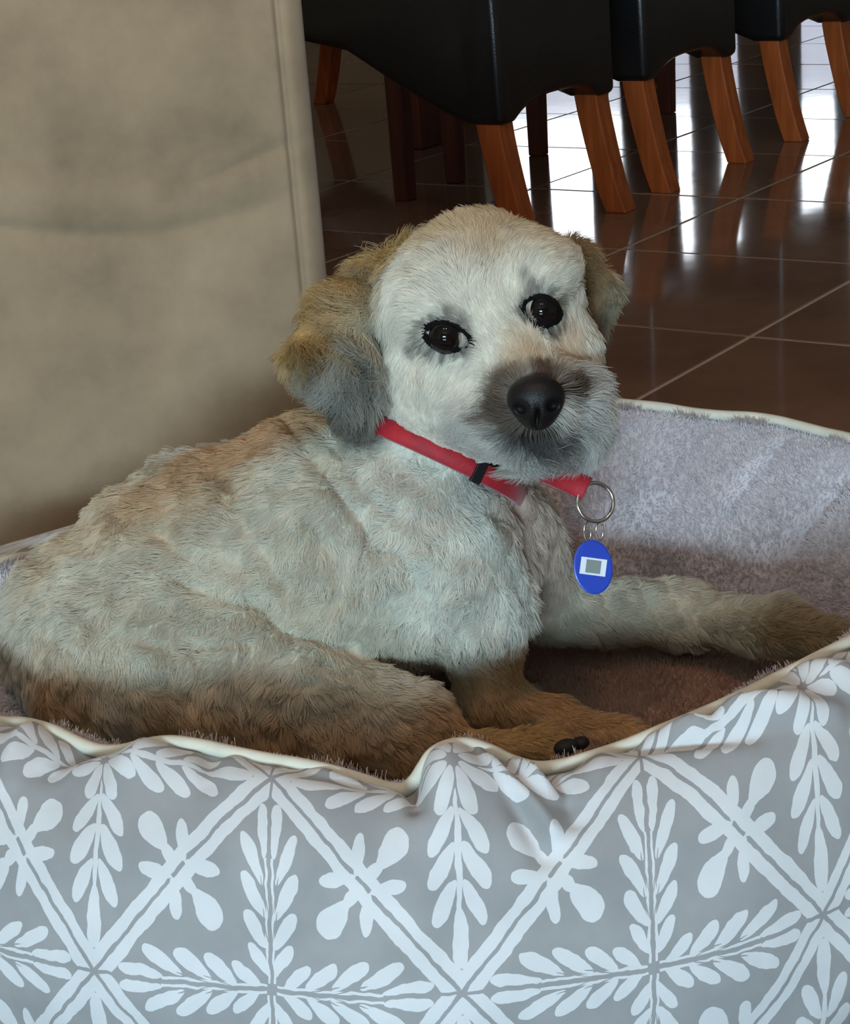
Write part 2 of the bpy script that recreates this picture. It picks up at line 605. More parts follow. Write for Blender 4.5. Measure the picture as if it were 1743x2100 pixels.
# ------------------------------------------------------------------ sofa
def sofa():
    ang = math.radians(13)
    base = np.array([-0.0735, 1.845])                  # front right edge on the floor
    root = tag(empty('sofa', (base[0], base[1], 0), ang), 'large taupe suede sofa end behind the dog bed, with a worn mottled side panel', 'sofa')
    W, D, H = 1.25, 0.92, 0.86
    # side panel: rounded slab with a slight sag crease
    nx, nz = 120, 190
    prof = []
    R = 0.022
    # cross-section in plan (x from -W to 0): front face y=0, rounded corner, right face going back
    xs = list(np.linspace(-W, -0.10, nx)) + list(np.linspace(-0.10, -R, 60)[1:])
    plan = [(x, 0.0) for x in xs] + [(-R + R * math.sin(a), R - R * math.cos(a)) for a in np.linspace(0, math.pi / 2, 9)[1:]] + [(0.0, R + (D - 2 * R) * t) for t in np.linspace(0, 1, 14)[1:]]
    plan = np.array(plan)
    zs = np.concatenate([np.linspace(0.03, H - 0.05, nz), H - 0.05 + 0.05 * np.sin(np.linspace(0, math.pi / 2, 8)[1:])])
    vs, fs = [], []
    for z in zs:
        inset = 0.0 if z <= H - 0.05 else 0.05 * (1 - math.sqrt(max(0, 1 - ((z - H + 0.05) / 0.05) ** 2)))
        for (x, y) in plan:
            dy = 0.0
            if y < R + 1e-6:
                u = x
                # horizontal sagging crease and soft dents in the cloth
                zc = 0.455 - 0.035 * math.exp(-((u + 0.17) / 0.16) ** 2) + 0.05 * max(0, -u - 0.25)
                e = math.exp(-max(0.0, u + 0.06) / 0.02) if u > -0.06 else 1
                dy += 0.0055 * math.exp(-((z - zc) / 0.009) ** 2) * (0.4 + 0.6 * math.exp(-((u + 0.33) / 0.14) ** 2)) * e
                dy -= 0.0045 * math.exp(-((z - zc - 0.028) / 0.022) ** 2) * e
                d1 = ((u + 0.075) * 0.8 + (z - 0.47) * 0.5)
                dy += 0.0045 * math.exp(-((u + 0.07) / 0.05) ** 2 - ((z - 0.475 - 0.3 * (u + 0.07)) / 0.007) ** 2)
                dy += 0.0012 * math.sin(u * 31 + 2 * math.sin(z * 9)) * math.sin(z * 17 + 1.3)
                # stitched groove beside the edge piping
                dy += 0.0045 * math.exp(-((u + 0.0275) / 0.0030) ** 2) - 0.0015 * math.exp(-((u + 0.020) / 0.006) ** 2)
            vs.append((x, y + dy + inset, z))
    m = len(plan)
    for i in range(len(zs) - 1):
        for k in range(m - 1):
            fs.append((i * m + k, i * m + k + 1, (i + 1) * m + k + 1, (i + 1) * m + k))
    # top, left end and back closing faces
    top = (len(zs) - 1) * m
    n = len(vs)
    vs += [(-W, D - R, zs[-1]), (-W, D - R, zs[0])]
    fs.append(tuple(top + k for k in range(m)) + (n,))
    fs.append(tuple(i * m for i in range(len(zs) - 1, -1, -1)) + (n + 1, n))
    fs.append((n, n + 1, m - 1) + tuple(i * m + m - 1 for i in range(1, len(zs))))
    Geo().add(vs, fs).build('side_panel', M['suede'], root)
    Geo().box(-W + 0.01, -0.012, 0.012, D - 0.03, 0.028, 0.05, 0.004).build('base_rail', M['suede'], root, smooth=False)
    for fx, fy in ((-0.07, 0.07), (-0.07, D - 0.1), (-W + 0.08, 0.07), (-W + 0.08, D - 0.1)):
        Geo().box(fx - 0.025, fx + 0.025, fy - 0.025, fy + 0.025, 0, 0.032, 0.003).build('foot', M['foot'], root, smooth=False)


sofa()
# ------------------------------------------------------------------ printed fabric (flat print as a node pattern in cloth coordinates)
class X:
    """small expression builder for math nodes"""
    nt = None

    def __init__(self, s): self.s = s

    @staticmethod
    def op(kind, *args):
        n = X.nt.nodes.new('ShaderNodeMath'); n.operation = kind
        for i, a in enumerate(args):
            if isinstance(a, X): X.nt.links.new(a.s, n.inputs[i])
            else: n.inputs[i].default_value = a
        return X(n.outputs[0])

    def __add__(s, o): return X.op('ADD', s, o)
    def __radd__(s, o): return X.op('ADD', o, s)
    def __sub__(s, o): return X.op('SUBTRACT', s, o)
    def __rsub__(s, o): return X.op('SUBTRACT', o, s)
    def __mul__(s, o): return X.op('MULTIPLY', s, o)
    __rmul__ = __mul__
    def __truediv__(s, o): return X.op('DIVIDE', s, o)
    def lt(s, o): return X.op('LESS_THAN', s, o)
    def gt(s, o): return X.op('GREATER_THAN', s, o)
    def mx(s, o): return X.op('MAXIMUM', s, o)
    def mn(s, o): return X.op('MINIMUM', s, o)
    def abs(s): return X.op('ABSOLUTE', s)
    def pp(s): return X.op('PINGPONG', s, 1.0)


def leaf(x, y, cx, cy, ang, hl, hw, taper=0.22):
    """petal mask: centre, direction (deg, towards the broad end), half length, half width"""
    c, s = math.cos(math.radians(ang)), math.sin(math.radians(ang))
    dx, dy = x - cx, y - cy
    l = (dx * c + dy * s) * (1 / hl)
    w = (dy * c - dx * s) * (1 / hw)
    wt = w / (l * taper + 0.84)
    return (l * l + wt * wt).lt(1.0)


def fabric_material():
    m, nt, b = new_mat('leaf_print_fabric')
    X.nt = nt
    uv = nt.nodes.new('ShaderNodeUVMap'); uv.uv_map = 'cloth'
    # slight weave waviness keeps the print edges hand-drawn
    nz = nt.nodes.new('ShaderNodeTexNoise'); nz.inputs['Scale'].default_value = 9.0; nz.inputs['Detail'].default_value = 2
    nt.links.new(uv.outputs[0], nz.inputs['Vector'])
    sub = nt.nodes.new('ShaderNodeVectorMath'); sub.operation = 'SUBTRACT'; sub.inputs[1].default_value = (0.5, 0.5, 0.5)
    nt.links.new(nz.outputs['Color'], sub.inputs[0])
    sc = nt.nodes.new('ShaderNodeVectorMath'); sc.operation = 'SCALE'; sc.inputs['Scale'].default_value = 0.035
    nt.links.new(sub.outputs[0], sc.inputs[0])
    ad = nt.nodes.new('ShaderNodeVectorMath'); ad.operation = 'ADD'
    nt.links.new(uv.outputs[0], ad.inputs[0]); nt.links.new(sc.outputs[0], ad.inputs[1])
    sep = nt.nodes.new('ShaderNodeSeparateXYZ'); nt.links.new(ad.outputs[0], sep.inputs[0])
    a, bb = X(sep.outputs[0]), X(sep.outputs[1])
    x0, y0 = a.pp(), 1 - bb.pp()
    s = x0 + y0
    inA = s.lt(1.0)
    dist = (s - 1).abs()
    stripe = dist.gt(0.015) * dist.lt(0.098)
    # motif A: four fern arms with a thin midrib
    xa, ya = x0.mx(y0), x0.mn(y0)
    A = leaf(xa, ya, 0.725, 0.033, 4, 0.130, 0.036)
    for q in ((0.590, 0.090, 25, 0.128, 0.040), (0.425, 0.088, 31, 0.118, 0.042), (0.275, 0.078, 34, 0.102, 0.041), (0.137, 0.062, 36, 0.094, 0.038)):
        A = A.mx(leaf(xa, ya, *q))
    vein = X.op('SUBTRACT', 1.0, leaf(xa, ya, 0.43, 0.030, 12, 0.09, 0.004).mx(leaf(xa, ya, 0.29, 0.026, 12, 0.08, 0.004)))
    sprig = lambda x, y: leaf(x, y, 0.350, 0.350, 225, 0.112, 0.074, 0.36).mx(leaf(x, y, 0.520, 0.368, 262, 0.098, 0.040)).mx(leaf(x, y, 0.455, 0.442, 225, 0.06, 0.026))
    A = A.mx(ya.lt(0.024) * xa.lt(0.60) * xa.gt(0.03)).mx(sprig(xa, ya))
    rib = ya.gt(0.011)
    A = A * rib.mx(xa.gt(1.2)) * vein
    # motif B: eight-petal rosette with four drooping leaf arms
    x1, y1 = 1 - x0, 1 - y0
    xb, yb = x1.mx(y1), x1.mn(y1)
    B = leaf(xb, yb, 0.125, 0.054, 23, 0.105, 0.048)
    for q in ((0.292, 0.085, 36, 0.118, 0.048), (0.442, 0.087, 34, 0.122, 0.050), (0.600, 0.076, 28, 0.115, 0.046)):
        B = B.mx(leaf(xb, yb, *q))
    B = B.mx(leaf(xb, yb, 0.755, 0.0, 0, 0.140, 0.052)).mx(sprig(xb, yb)).mx(leaf(xb, yb, 0.42, 0.0, 0, 0.30, 0.020, 0.0))
    mitre = (x0.mn(y0).gt(0.008))
    mask = (inA * A).mx((1 - inA) * B).mx(stripe * mitre)
    mix = nt.nodes.new('ShaderNodeMix'); mix.data_type = 'RGBA'
    nt.links.new(mask.s, mix.inputs['Factor'])
    tn = noise_node(nt, 26, 3)
    g = ramp(nt, tn.outputs['Fac'], [(0.3, lin(144, 145, 144)), (0.7, lin(157, 157, 156))])
    w = ramp(nt, tn.outputs['Fac'], [(0.3, lin(204, 206, 206)), (0.7, lin(216, 217, 216))])
    nt.links.new(g.outputs[0], mix.inputs['A']); nt.links.new(w.outputs[0], mix.inputs['B'])
    nt.links.new(mix.outputs['Result'], b.inputs['Base Color'])
    setp(b, rough=0.75, spec=0.25, sheen=0.15)
    wv = nt.nodes.new('ShaderNodeTexNoise'); wv.inputs['Scale'].default_value = 160; wv.inputs['Detail'].default_value = 1
    nt.links.new(uv.outputs[0], wv.inputs['Vector'])
    bump(nt, b, wv.outputs['Fac'], 0.12, 0.0006)
    return m


M['fabric'] = fabric_material()
M['piping'] = mottled('cream_piping', lin(206, 200, 180), lin(220, 214, 196), 60, 0.7, bump_s=0.2, bump_d=0.0004, bump_scale=500)
M['plush'] = mottled('taupe_plush', lin(190, 185, 188), lin(208, 202, 204), 22, 0.95, sheen=0.4)
M['cushion'] = mottled('shaded_plush', lin(150, 120, 104), lin(168, 136, 120), 22, 0.95, sheen=0.3)  # lining's plush with the bed's warm shade put into a browner colour

# ------------------------------------------------------------------ dog bed: rim curve measured in plan, heights from the photo
front_px = [(0, 1490), (60, 1494), (110, 1508), (160, 1532), (205, 1548), (250, 1549), (300, 1537), (350, 1531), (410, 1538), (480, 1553), (550, 1567), (620, 1578), (690, 1594), (750, 1612),
            (800, 1627), (830, 1628), (850, 1612), (868, 1585), (890, 1555), (920, 1540), (955, 1536), (1000, 1548), (1050, 1571), (1100, 1584), (1150, 1580), (1200, 1566), (1280, 1540),
            (1360, 1507), (1440, 1474), (1520, 1438), (1600, 1398), (1680, 1357), (1743, 1325)]


def front_Y(x):
    return 1.108 + 0.95 * (x - 0.01) ** 2 + 3.2 * (x - 0.01) ** 4


rim = []
for (px, py) in front_px:
    Y = 1.12
    for _ in range(30):
        p = at(px, py, Y)
        Y = 0.5 * Y + 0.5 * front_Y(p[0])
    rim.append(at(px, py, Y))
front_n = len(rim)
xr = rim[-1]
right = [(0.350, 1.315, 0.203), (0.412, 1.42, 0.207), (0.425, 1.53, 0.208)]
rear_px = [(1743, 905, 1.655), (1690, 893, 1.680), (1640, 880, 1.698), (1590, 868, 1.714), (1540, 861, 1.727), (1480, 858, 1.738), (1420, 852, 1.746), (1360, 842, 1.750), (1300, 836, 1.752), (1240, 832, 1.750)]
rear = [tuple(at(*q)) for q in rear_px]
hidden = [(0.10, 1.742, 0.222), (0.02, 1.722, 0.214), (-0.08, 1.690, 0.208), (-0.18, 1.645, 0.204), (-0.26, 1.598, 0.202)]
left = [tuple(at(75, 1146, 1.556)), tuple(at(10, 1157, 1.520)), (-0.425, 1.455, 0.200), (-0.452, 1.38, 0.200), (-0.43, 1.30, 0.201), (-0.378, 1.245, 0.204)]
ctrl = np.array([tuple(p) for p in rim] + right + rear + hidden + left)


def closed_resample(c, n):
    P = np.vstack([c[-2:], c, c[:3]])
    out = []
    for i in range(2, len(P) - 3):
        for t in np.linspace(0, 1, 16, endpoint=False):
            p0, p1, p2, p3 = P[i - 1], P[i], P[i + 1], P[i + 2]
            # centripetal-ish: chord scaled tangents
            d01, d12, d23 = (np.linalg.norm(p1 - p0) + 1e-9, np.linalg.norm(p2 - p1) + 1e-9, np.linalg.norm(p3 - p2) + 1e-9)
            m1 = ((p1 - p0) / d01 * d12 + (p2 - p1) / d12 * d01) / (d01 + d12) * d12
            m2 = ((p2 - p1) / d12 * d23 + (p3 - p2) / d23 * d12) / (d12 + d23) * d12
            out.append((2 * t ** 3 - 3 * t ** 2 + 1) * p1 + (t ** 3 - 2 * t ** 2 + t) * m1 + (-2 * t ** 3 + 3 * t ** 2) * p2 + (t ** 3 - t ** 2) * m2)
    out = np.array(out)
    d = np.r_[0, np.cumsum(np.linalg.norm(np.diff(np.vstack([out, out[:1]]), axis=0), axis=1))]
    s = np.linspace(0, d[-1], n, endpoint=False)
    o2 = np.vstack([out, out[:1]])
    return np.stack([np.interp(s, d, o2[:, k]) for k in range(3)], 1), d[-1]


NR = 900
RIM, RIM_LEN = closed_resample(ctrl, NR)
# smooth plan normals (outward), from a heavily smoothed plan curve
def smooth_loop(a, w):
    k = np.exp(-0.5 * (np.arange(-3 * w, 3 * w + 1) / w) ** 2); k /= k.sum()
    pad = np.vstack([a[-3 * w:], a, a[:3 * w]])
    return np.stack([np.convolve(pad[:, j], k, 'valid') for j in range(a.shape[1])], 1)


SM = smooth_loop(RIM, 22)
T = np.roll(SM, -1, 0) - np.roll(SM, 1, 0)
NRM = np.stack([T[:, 1], -T[:, 0], np.zeros(NR)], 1)
NRM /= np.linalg.norm(NRM, axis=1)[:, None]
ARC = np.arange(NR) * RIM_LEN / NR                    # metres along the rim from the photo's left edge
plan_arc = np.r_[0, np.cumsum(np.linalg.norm(np.diff(SM[:, :2], axis=0), axis=1))]


def arc_at_px(px):
    """rim arc length where the front rim is seen at a photo column"""
    xs = np.array([q[0] for q in front_px]); i = np.searchsorted(xs, px)
    p = at(px, np.interp(px, xs, [q[1] for q in front_px]), 1.12)
    k = np.argmin(np.abs((RIM[:400, 0] - (p[0] * RIM[:400, 1] / 1.12))))
    return plan_arc[k]


bed_c = np.array([0.0, 1.42, 0.0])
bed = tag(empty('pet_bed', tuple(bed_c)), 'oval plush dog bed with grey and white leaf print cover, dog lying inside', 'pet bed')

# outer cover: rows run from the piping outwards over the bolster and down to the floor
prof = catmull([(0.0, 0.0), (0.014, 0.0065), (0.032, 0.006), (0.054, -0.006), (0.076, -0.026), (0.095, -0.058), (0.108, -0.095), (0.113, -0.135), (0.110, -0.170), (0.100, -0.197)], 8)
d = np.r_[0, np.cumsum(np.linalg.norm(np.diff(prof, axis=0), axis=1))]
NV = 84
sv = np.linspace(0, d[-1], NV)
PO, PZ = np.interp(sv, d, prof[:, 0]), np.interp(sv, d, prof[:, 1])
zr_s = SM[:, 2]
tanx, tanz = np.gradient(PO), np.gradient(PZ)
ln = np.hypot(tanx, tanz); nx_, nz_ = -tanz / ln, tanx / ln     # outward normal of the profile

uu = plan_arc
REAR = np.clip(NRM[:, 1] * 2, 0, 1) * np.clip((SM[:, 0] + 0.22) / 0.25, 0, 1)
# folds: (photo column of the start, v start, photo column of the end, v end, width, height)
folds = [(985, 0.004, 1080, 0.075, 0.0060, 0.0090), (1040, 0.002, 1112, 0.050, 0.0050, 0.0060), (846, 0.000, 862, 0.050, 0.0060, -0.0100), (1010, 0.010, 1062, 0.090, 0.0080, -0.0075),
         (900, 0.0, 905, 0.06, 0.016, 0.006), (1095, 0.006, 1128, 0.070, 0.0060, -0.0050),
         (1330, 0.012, 1560, 0.035, 0.0070, 0.0055), (1480, 0.030, 1600, 0.055, 0.009, 0.0060), (1300, 0.022, 1480, 0.048, 0.007, -0.0055), (1620, 0.006, 1680, 0.05, 0.010, 0.004),
         (760, 0.004, 850, 0.018, 0.0055, -0.0060), (640, 0.004, 800, 0.022, 0.005, 0.0035), (80, 0.0, 120, 0.06, 0.010, 0.004), (200, 0.0, 185, 0.045, 0.010, -0.0045), (330, 0.0, 310, 0.05, 0.014, 0.004),
         (440, 0.0, 470, 0.04, 0.008, -0.003), (1230, 0.0, 1180, 0.05, 0.010, 0.003), (1410, 0.0, 1440, 0.03, 0.006, -0.004)]
FA = [(arc_at_px(a), v0, arc_at_px(b_), v1, w, h) for a, v0, b_, v1, w, h in folds]
UU, VV = np.meshgrid(uu, sv, indexing='ij')
D = np.zeros_like(UU)
for (u0, v0, u1, v1, w, h) in FA:
    ax, ay = u1 - u0, v1 - v0
    L = ax * ax + ay * ay
    t = ((UU - u0) * ax + (VV - v0) * ay) / L
    tc2 = np.clip(t, 0, 1)
    dd = np.hypot(UU - (u0 + tc2 * ax), VV - (v0 + tc2 * ay))
    D += 1.8 * h * np.exp(-(dd / w) ** 2) * (0.45 + 0.55 * np.sin(np.pi * np.clip(tc2, 0.06, 0.94)))
# gathered ruffle right under the piping
q3 = np.stack([UU.ravel(), VV.ravel() * 0.35, np.zeros(UU.size)], 1)
ruf = vnoise(q3, 0.013, 3).reshape(UU.shape) * 0.6 + vnoise(q3, 0.026, 5).reshape(UU.shape)
D += 0.0030 * ruf * np.exp(-((VV - 0.012) / 0.013) ** 2)
D += 0.0042 * vnoise(np.stack([UU.ravel(), VV.ravel(), np.zeros(UU.size)], 1), 0.06, 8).reshape(UU.shape) * (1 - np.exp(-(VV / 0.03) ** 2))
D *= np.clip(VV / 0.004, 0, 1)
zrel = RIM[:, 2] - zr_s
fade = np.exp(-(sv / 0.035) ** 2)
offp = RIM[:, :2] - SM[:, :2]
vs = np.zeros((NR, NV, 3))
for j in range(NV):
    o = PO[j] + D[:, j] * nx_[j]
    z = zr_s + zrel * fade[j] + (PZ[j] if PZ[j] > 0 else PZ[j] * (zr_s - 0.004) / 0.197) + D[:, j] * nz_[j]
    z = z - REAR * o * 0.75
    vs[:, j, :2] = SM[:, :2] + offp * fade[j] + NRM[:, :2] * o[:, None]
    vs[:, j, 2] = np.maximum(z, 0.003)
verts = vs.reshape(-1, 3) - bed_c
ii, jj = np.meshgrid(np.arange(NR), np.arange(NV - 1), indexing='ij')
i2 = (ii + 1) % NR
faces = np.stack([ii * NV + jj, ii * NV + jj + 1, i2 * NV + jj + 1, i2 * NV + jj], -1).reshape(-1, 4)
me = bpy.data.meshes.new('outer_cover')
me.from_pydata(verts.tolist(), [], faces[:, ::-1].tolist()); me.shade_smooth(); me.materials.append(M['fabric'])
# cloth coordinates: one unit = half a diamond
U_TOP0, U_TOP1 = arc_at_px(560), arc_at_px(1300)
P2 = (U_TOP1 - U_TOP0) / 2
V_TOP, HV = 0.030, 0.139
i0 = int(np.argmin(np.abs(plan_arc - arc_at_px(930))))
UR = np.zeros_like(UU)
for j in range(NV):
    row = SM[:, :2] + NRM[:, :2] * PO[j]
    al = np.r_[0, np.cumsum(np.linalg.norm(np.diff(row, axis=0), axis=1))]
    UR[:, j] = al - al[i0] + plan_arc[i0]
UR += 0.05 * (VV - V_TOP)
Uc = (UR - U_TOP0) / P2
# the cover bulges outwards, so equal cloth widths follow the bulge, not the rim
Vc = (VV - V_TOP) / HV
uvl = me.uv_layers.new(name='cloth')
cu = Uc.copy()
loop_v = np.zeros(len(me.loops), dtype=np.int32); me.loops.foreach_get('vertex_index', loop_v)
uvv = np.stack([cu.ravel(), Vc.ravel()], 1)[loop_v]
# seam: last column wraps
wrap = (loop_v // NV == 0)
poly_first = faces[:, ::-1].repeat(1, 0)
big = (faces.max(1) // NV == NR - 1) & (faces.min(1) // NV == 0)
bigl = np.repeat(big, 4) & wrap
uvv[bigl, 0] = (UR[-1][loop_v[bigl] % NV] + RIM_LEN / NR - U_TOP0) / P2
uvl.data.foreach_set('uv', uvv.astype(np.float32).ravel())
me.update()
cover = bpy.data.objects.new('outer_cover', me); COL.objects.link(cover); cover.parent = bed

# piping cord along the rim
pip = RIM.copy(); pip[:, 2] += 0.003
Geo().tube(pip - bed_c, 0.0049, 10, closed=True).build('piping', M['piping'], bed, recalc=False)

# inner lining (bolster side) and cushion
CEN = np.array([0.0, 1.42])
ZC = 0.086


def inner_pt(t, zr, pos, sm, seed_uv=None):
    pass


NT = 40
ts = np.linspace(0, 0.56, NT)
lin_v = np.zeros((NR, NT, 3))
T_END = 0.30 + 0.17 * np.clip(NRM[:, 1] * 1.3, 0, 1) ** 1.5 - 0.09 * np.clip(NRM[:, 0], 0, 1)
for j, t0_ in enumerate(ts):
    tt = t0_ / 0.56
    t = (T_END * tt)[:, None]
    sink = tt ** 1.5
    keep = max(0.0, 1 - tt * 2.2)
    xy = SM[:, :2] * (1 - t) + CEN * t + offp * keep
    lin_v[:, j, :2] = xy
    lin_v[:, j, 2] = (zr_s + zrel * keep) * (1 - sink) + (ZC - 0.012) * sink - 0.002
q = np.stack([np.repeat(uu, NT), np.tile(ts * 0.15, NR), np.zeros(NR * NT)], 1)
wr = (vnoise(q * np.array([1, 0.5, 1]), 0.030, 21) * 0.7 + vnoise(q, 0.07, 22)).reshape(NR, NT)
# long soft folds down the rear wall
phs = q[:, 0] * 36 + q[:, 1] * 22 + 1.6 * vnoise(q, 0.09, 23)
wr -= (1.9 * np.exp(-(np.sin(phs) / 0.30) ** 2) * np.clip(0.6 + vnoise(q, 0.07, 24), 0, 1)).reshape(NR, NT)
amp = 0.0080 * np.sin(np.pi * np.clip(ts / 0.56, 0, 1)) ** 0.7
lin_v[:, :, :2] -= NRM[:, None, :2] * (wr * amp)[..., None] * 0.8
lin_v[:, :, 2] += wr * amp * 0.6
ii, jj = np.meshgrid(np.arange(NR), np.arange(NT - 1), indexing='ij'); i2 = (ii + 1) % NR
lf = np.stack([ii * NT + jj, i2 * NT + jj, i2 * NT + jj + 1, ii * NT + jj + 1], -1).reshape(-1, 4)
lining = mesh_obj('bolster_lining', lin_v.reshape(-1, 3) - bed_c, lf[:, ::-1], M['plush'], bed)

NC = 26
tc3 = np.linspace(0.40, 1.0, NC)
cv = np.zeros((NR, NC, 3))
for j, t0_ in enumerate(tc3):
    e = (t0_ - 0.40) / 0.60
    t = (T_END - 0.07 + (1 - T_END + 0.07) * e)[:, None]
    cv[:, j, :2] = SM[:, :2] * (1 - t) + CEN * t
    cv[:, j, 2] = ZC - 0.028 + 0.034 * min(1, (e * 2.6)) ** 0.5 - 0.006 * e
qn = cv.reshape(-1, 3)
cv[:, :, 2] += (vnoise(qn, 0.09, 31) * 0.004).reshape(NR, NC)
ii, jj = np.meshgrid(np.arange(NR), np.arange(NC - 1), indexing='ij'); i2 = (ii + 1) % NR
cf = np.stack([ii * NC + jj, i2 * NC + jj, i2 * NC + jj + 1, ii * NC + jj + 1], -1).reshape(-1, 4)
cush = mesh_obj('cushion', cv.reshape(-1, 3) - bed_c, cf[:, ::-1], M['cushion'], bed)
tag(cush, 'plush base cushion with warm shade put into its brown')


def hair_object(name, pts, radius, color, mat, parent, base, kind=None):
    """pts: (n,k,3) hair strands; radius per point (k,) or (n,k); color (n,3)"""
    n, k = pts.shape[:2]
    hc = bpy.data.hair_curves.new(name)
    hc.add_curves([k] * n)
    hc.points.foreach_set('position', (pts - np.asarray(base)).astype(np.float32).ravel())
    r = np.broadcast_to(radius, (n, k)).astype(np.float32).ravel()
    at_ = hc.attributes.get('radius') or hc.attributes.new('radius', 'FLOAT', 'POINT')
    at_.data.foreach_set('value', r)
    ca = hc.attributes.new('hair_color', 'FLOAT_COLOR', 'CURVE')
    ca.data.foreach_set('color', np.c_[color, np.ones(n)].astype(np.float32).ravel())
    hc.materials.append(mat)
    o = bpy.data.objects.new(name, hc)
    COL.objects.link(o)
    if parent: o.parent = parent
    if kind: o['kind'] = kind
    return o


def hair_material(name, rough=0.45, mixd=0.6):
    m, nt, b = new_mat(name)
    nt.nodes.remove(b)
    at_ = nt.nodes.new('ShaderNodeAttribute'); at_.attribute_name = 'hair_color'
    pr = nt.nodes.new('ShaderNodeBsdfHairPrincipled')
    pr.parametrization = 'COLOR'
    pr.inputs['Roughness'].default_value = rough
    pr.inputs['Radial Roughness'].default_value = 0.6
    df = nt.nodes.new('ShaderNodeBsdfDiffuse')
    mx = nt.nodes.new('ShaderNodeMixShader'); mx.inputs[0].default_value = mixd
    nt.links.new(at_.outputs['Color'], pr.inputs['Color']); nt.links.new(at_.outputs['Color'], df.inputs['Color'])
    nt.links.new(pr.outputs[0], mx.inputs[1]); nt.links.new(df.outputs[0], mx.inputs[2])
    nt.links.new(mx.outputs[0], nt.nodes['Material Output'].inputs['Surface'])
    return m


M['pile'] = hair_material('plush_pile_fibre', 0.5, 0.7)


def sample_grid(V, n, u_ok, seed):
    """random points on a (NR, n, 3) grid, with surface normals"""
    r = np.random.default_rng(seed)
    i = r.integers(0, V.shape[0], n); i = i[u_ok(i)]
    fj = r.random(len(i)) * (V.shape[1] - 1.001); j = fj.astype(int); f = (fj - j)[:, None]; g = r.random(len(i))[:, None]
    i2_ = (i + 1) % V.shape[0]
    a, b_, c = V[i, j], V[i2_, j], V[i, j + 1]
    p = (a * (1 - f) + c * f) * (1 - g) + (b_ * (1 - f) + V[i2_, j + 1] * f) * g
    nn = np.cross(b_ - a, c - a); nn /= np.linalg.norm(nn, axis=1)[:, None] + 1e-12
    nn[nn[:, 2] < 0] *= -1
    return p, nn, fj / (V.shape[1] - 1)


def pile(name, V, n, length, color, seed, parent):
    p, nn, t = sample_grid(V, n, lambda i: np.ones(len(i), bool), seed)
    r = np.random.default_rng(seed + 1)
    dirv = nn + 0.28 * vnoise3(p, 0.03, seed) + 0.22 * r.normal(size=p.shape)
    dirv /= np.linalg.norm(dirv, axis=1)[:, None]
    L = length * (0.7 + 0.5 * r.random(len(p)))
    k = np.array([0, 0.5, 1.0])
    pts = p[:, None, :] + dirv[:, None, :] * (L[:, None] * k)[..., None]
    pts[:, 2] += r.normal(size=p.shape) * 0.0008
    col = np.array(color)[None] * (0.85 + 0.3 * r.random(len(p)))[:, None]
    return hair_object(name, pts, np.array([0.00042, 0.00038, 0.00016]), np.clip(col, 0, 1), M['pile'], parent, bed_c, 'stuff')


pile('plush_pile', lin_v, 120000, 0.0050, lin(218, 213, 216)[:3], 51, bed)
pile('cushion_pile', cv[:, :20], 60000, 0.0060, lin(172, 136, 116)[:3], 52, bed)  # cushion fibres carry the same painted-in warm shade
# longer fringe escaping over the front piping
ri = rng.integers(0, NR, 11000)
ri = ri[(vnoise(np.stack([uu[ri], uu[ri] * 0, uu[ri] * 0], 1), 0.03, 61) > 0.1)]
p = RIM[ri] - NRM[ri] * 0.006 + rng.normal(size=(len(ri), 3)) * np.array([0.002, 0.002, 0.001])
dv = np.array([0, 0, 1.0]) - NRM[ri] * 0.55 + rng.normal(size=(len(ri), 3)) * 0.25
dv /= np.linalg.norm(dv, axis=1)[:, None]
L = 0.0058 * (0.4 + rng.random(len(ri)))
pts = p[:, None, :] + dv[:, None, :] * (L[:, None] * np.array([0, 0.5, 1.0]))[..., None]
hair_object('plush_fringe', pts, np.array([0.00032, 0.00028, 0.00012]), np.tile(np.array(lin(190, 172, 166)[:3]), (len(ri), 1)), M['pile'], bed, bed_c, 'stuff')
# ------------------------------------------------------------------ dog: one smooth body grown from a distance field
DY = 0.045                                            # the dog lies this much further into the bed than first measured


def dat(px, py, Y):
    return at(px, py, Y + DY)


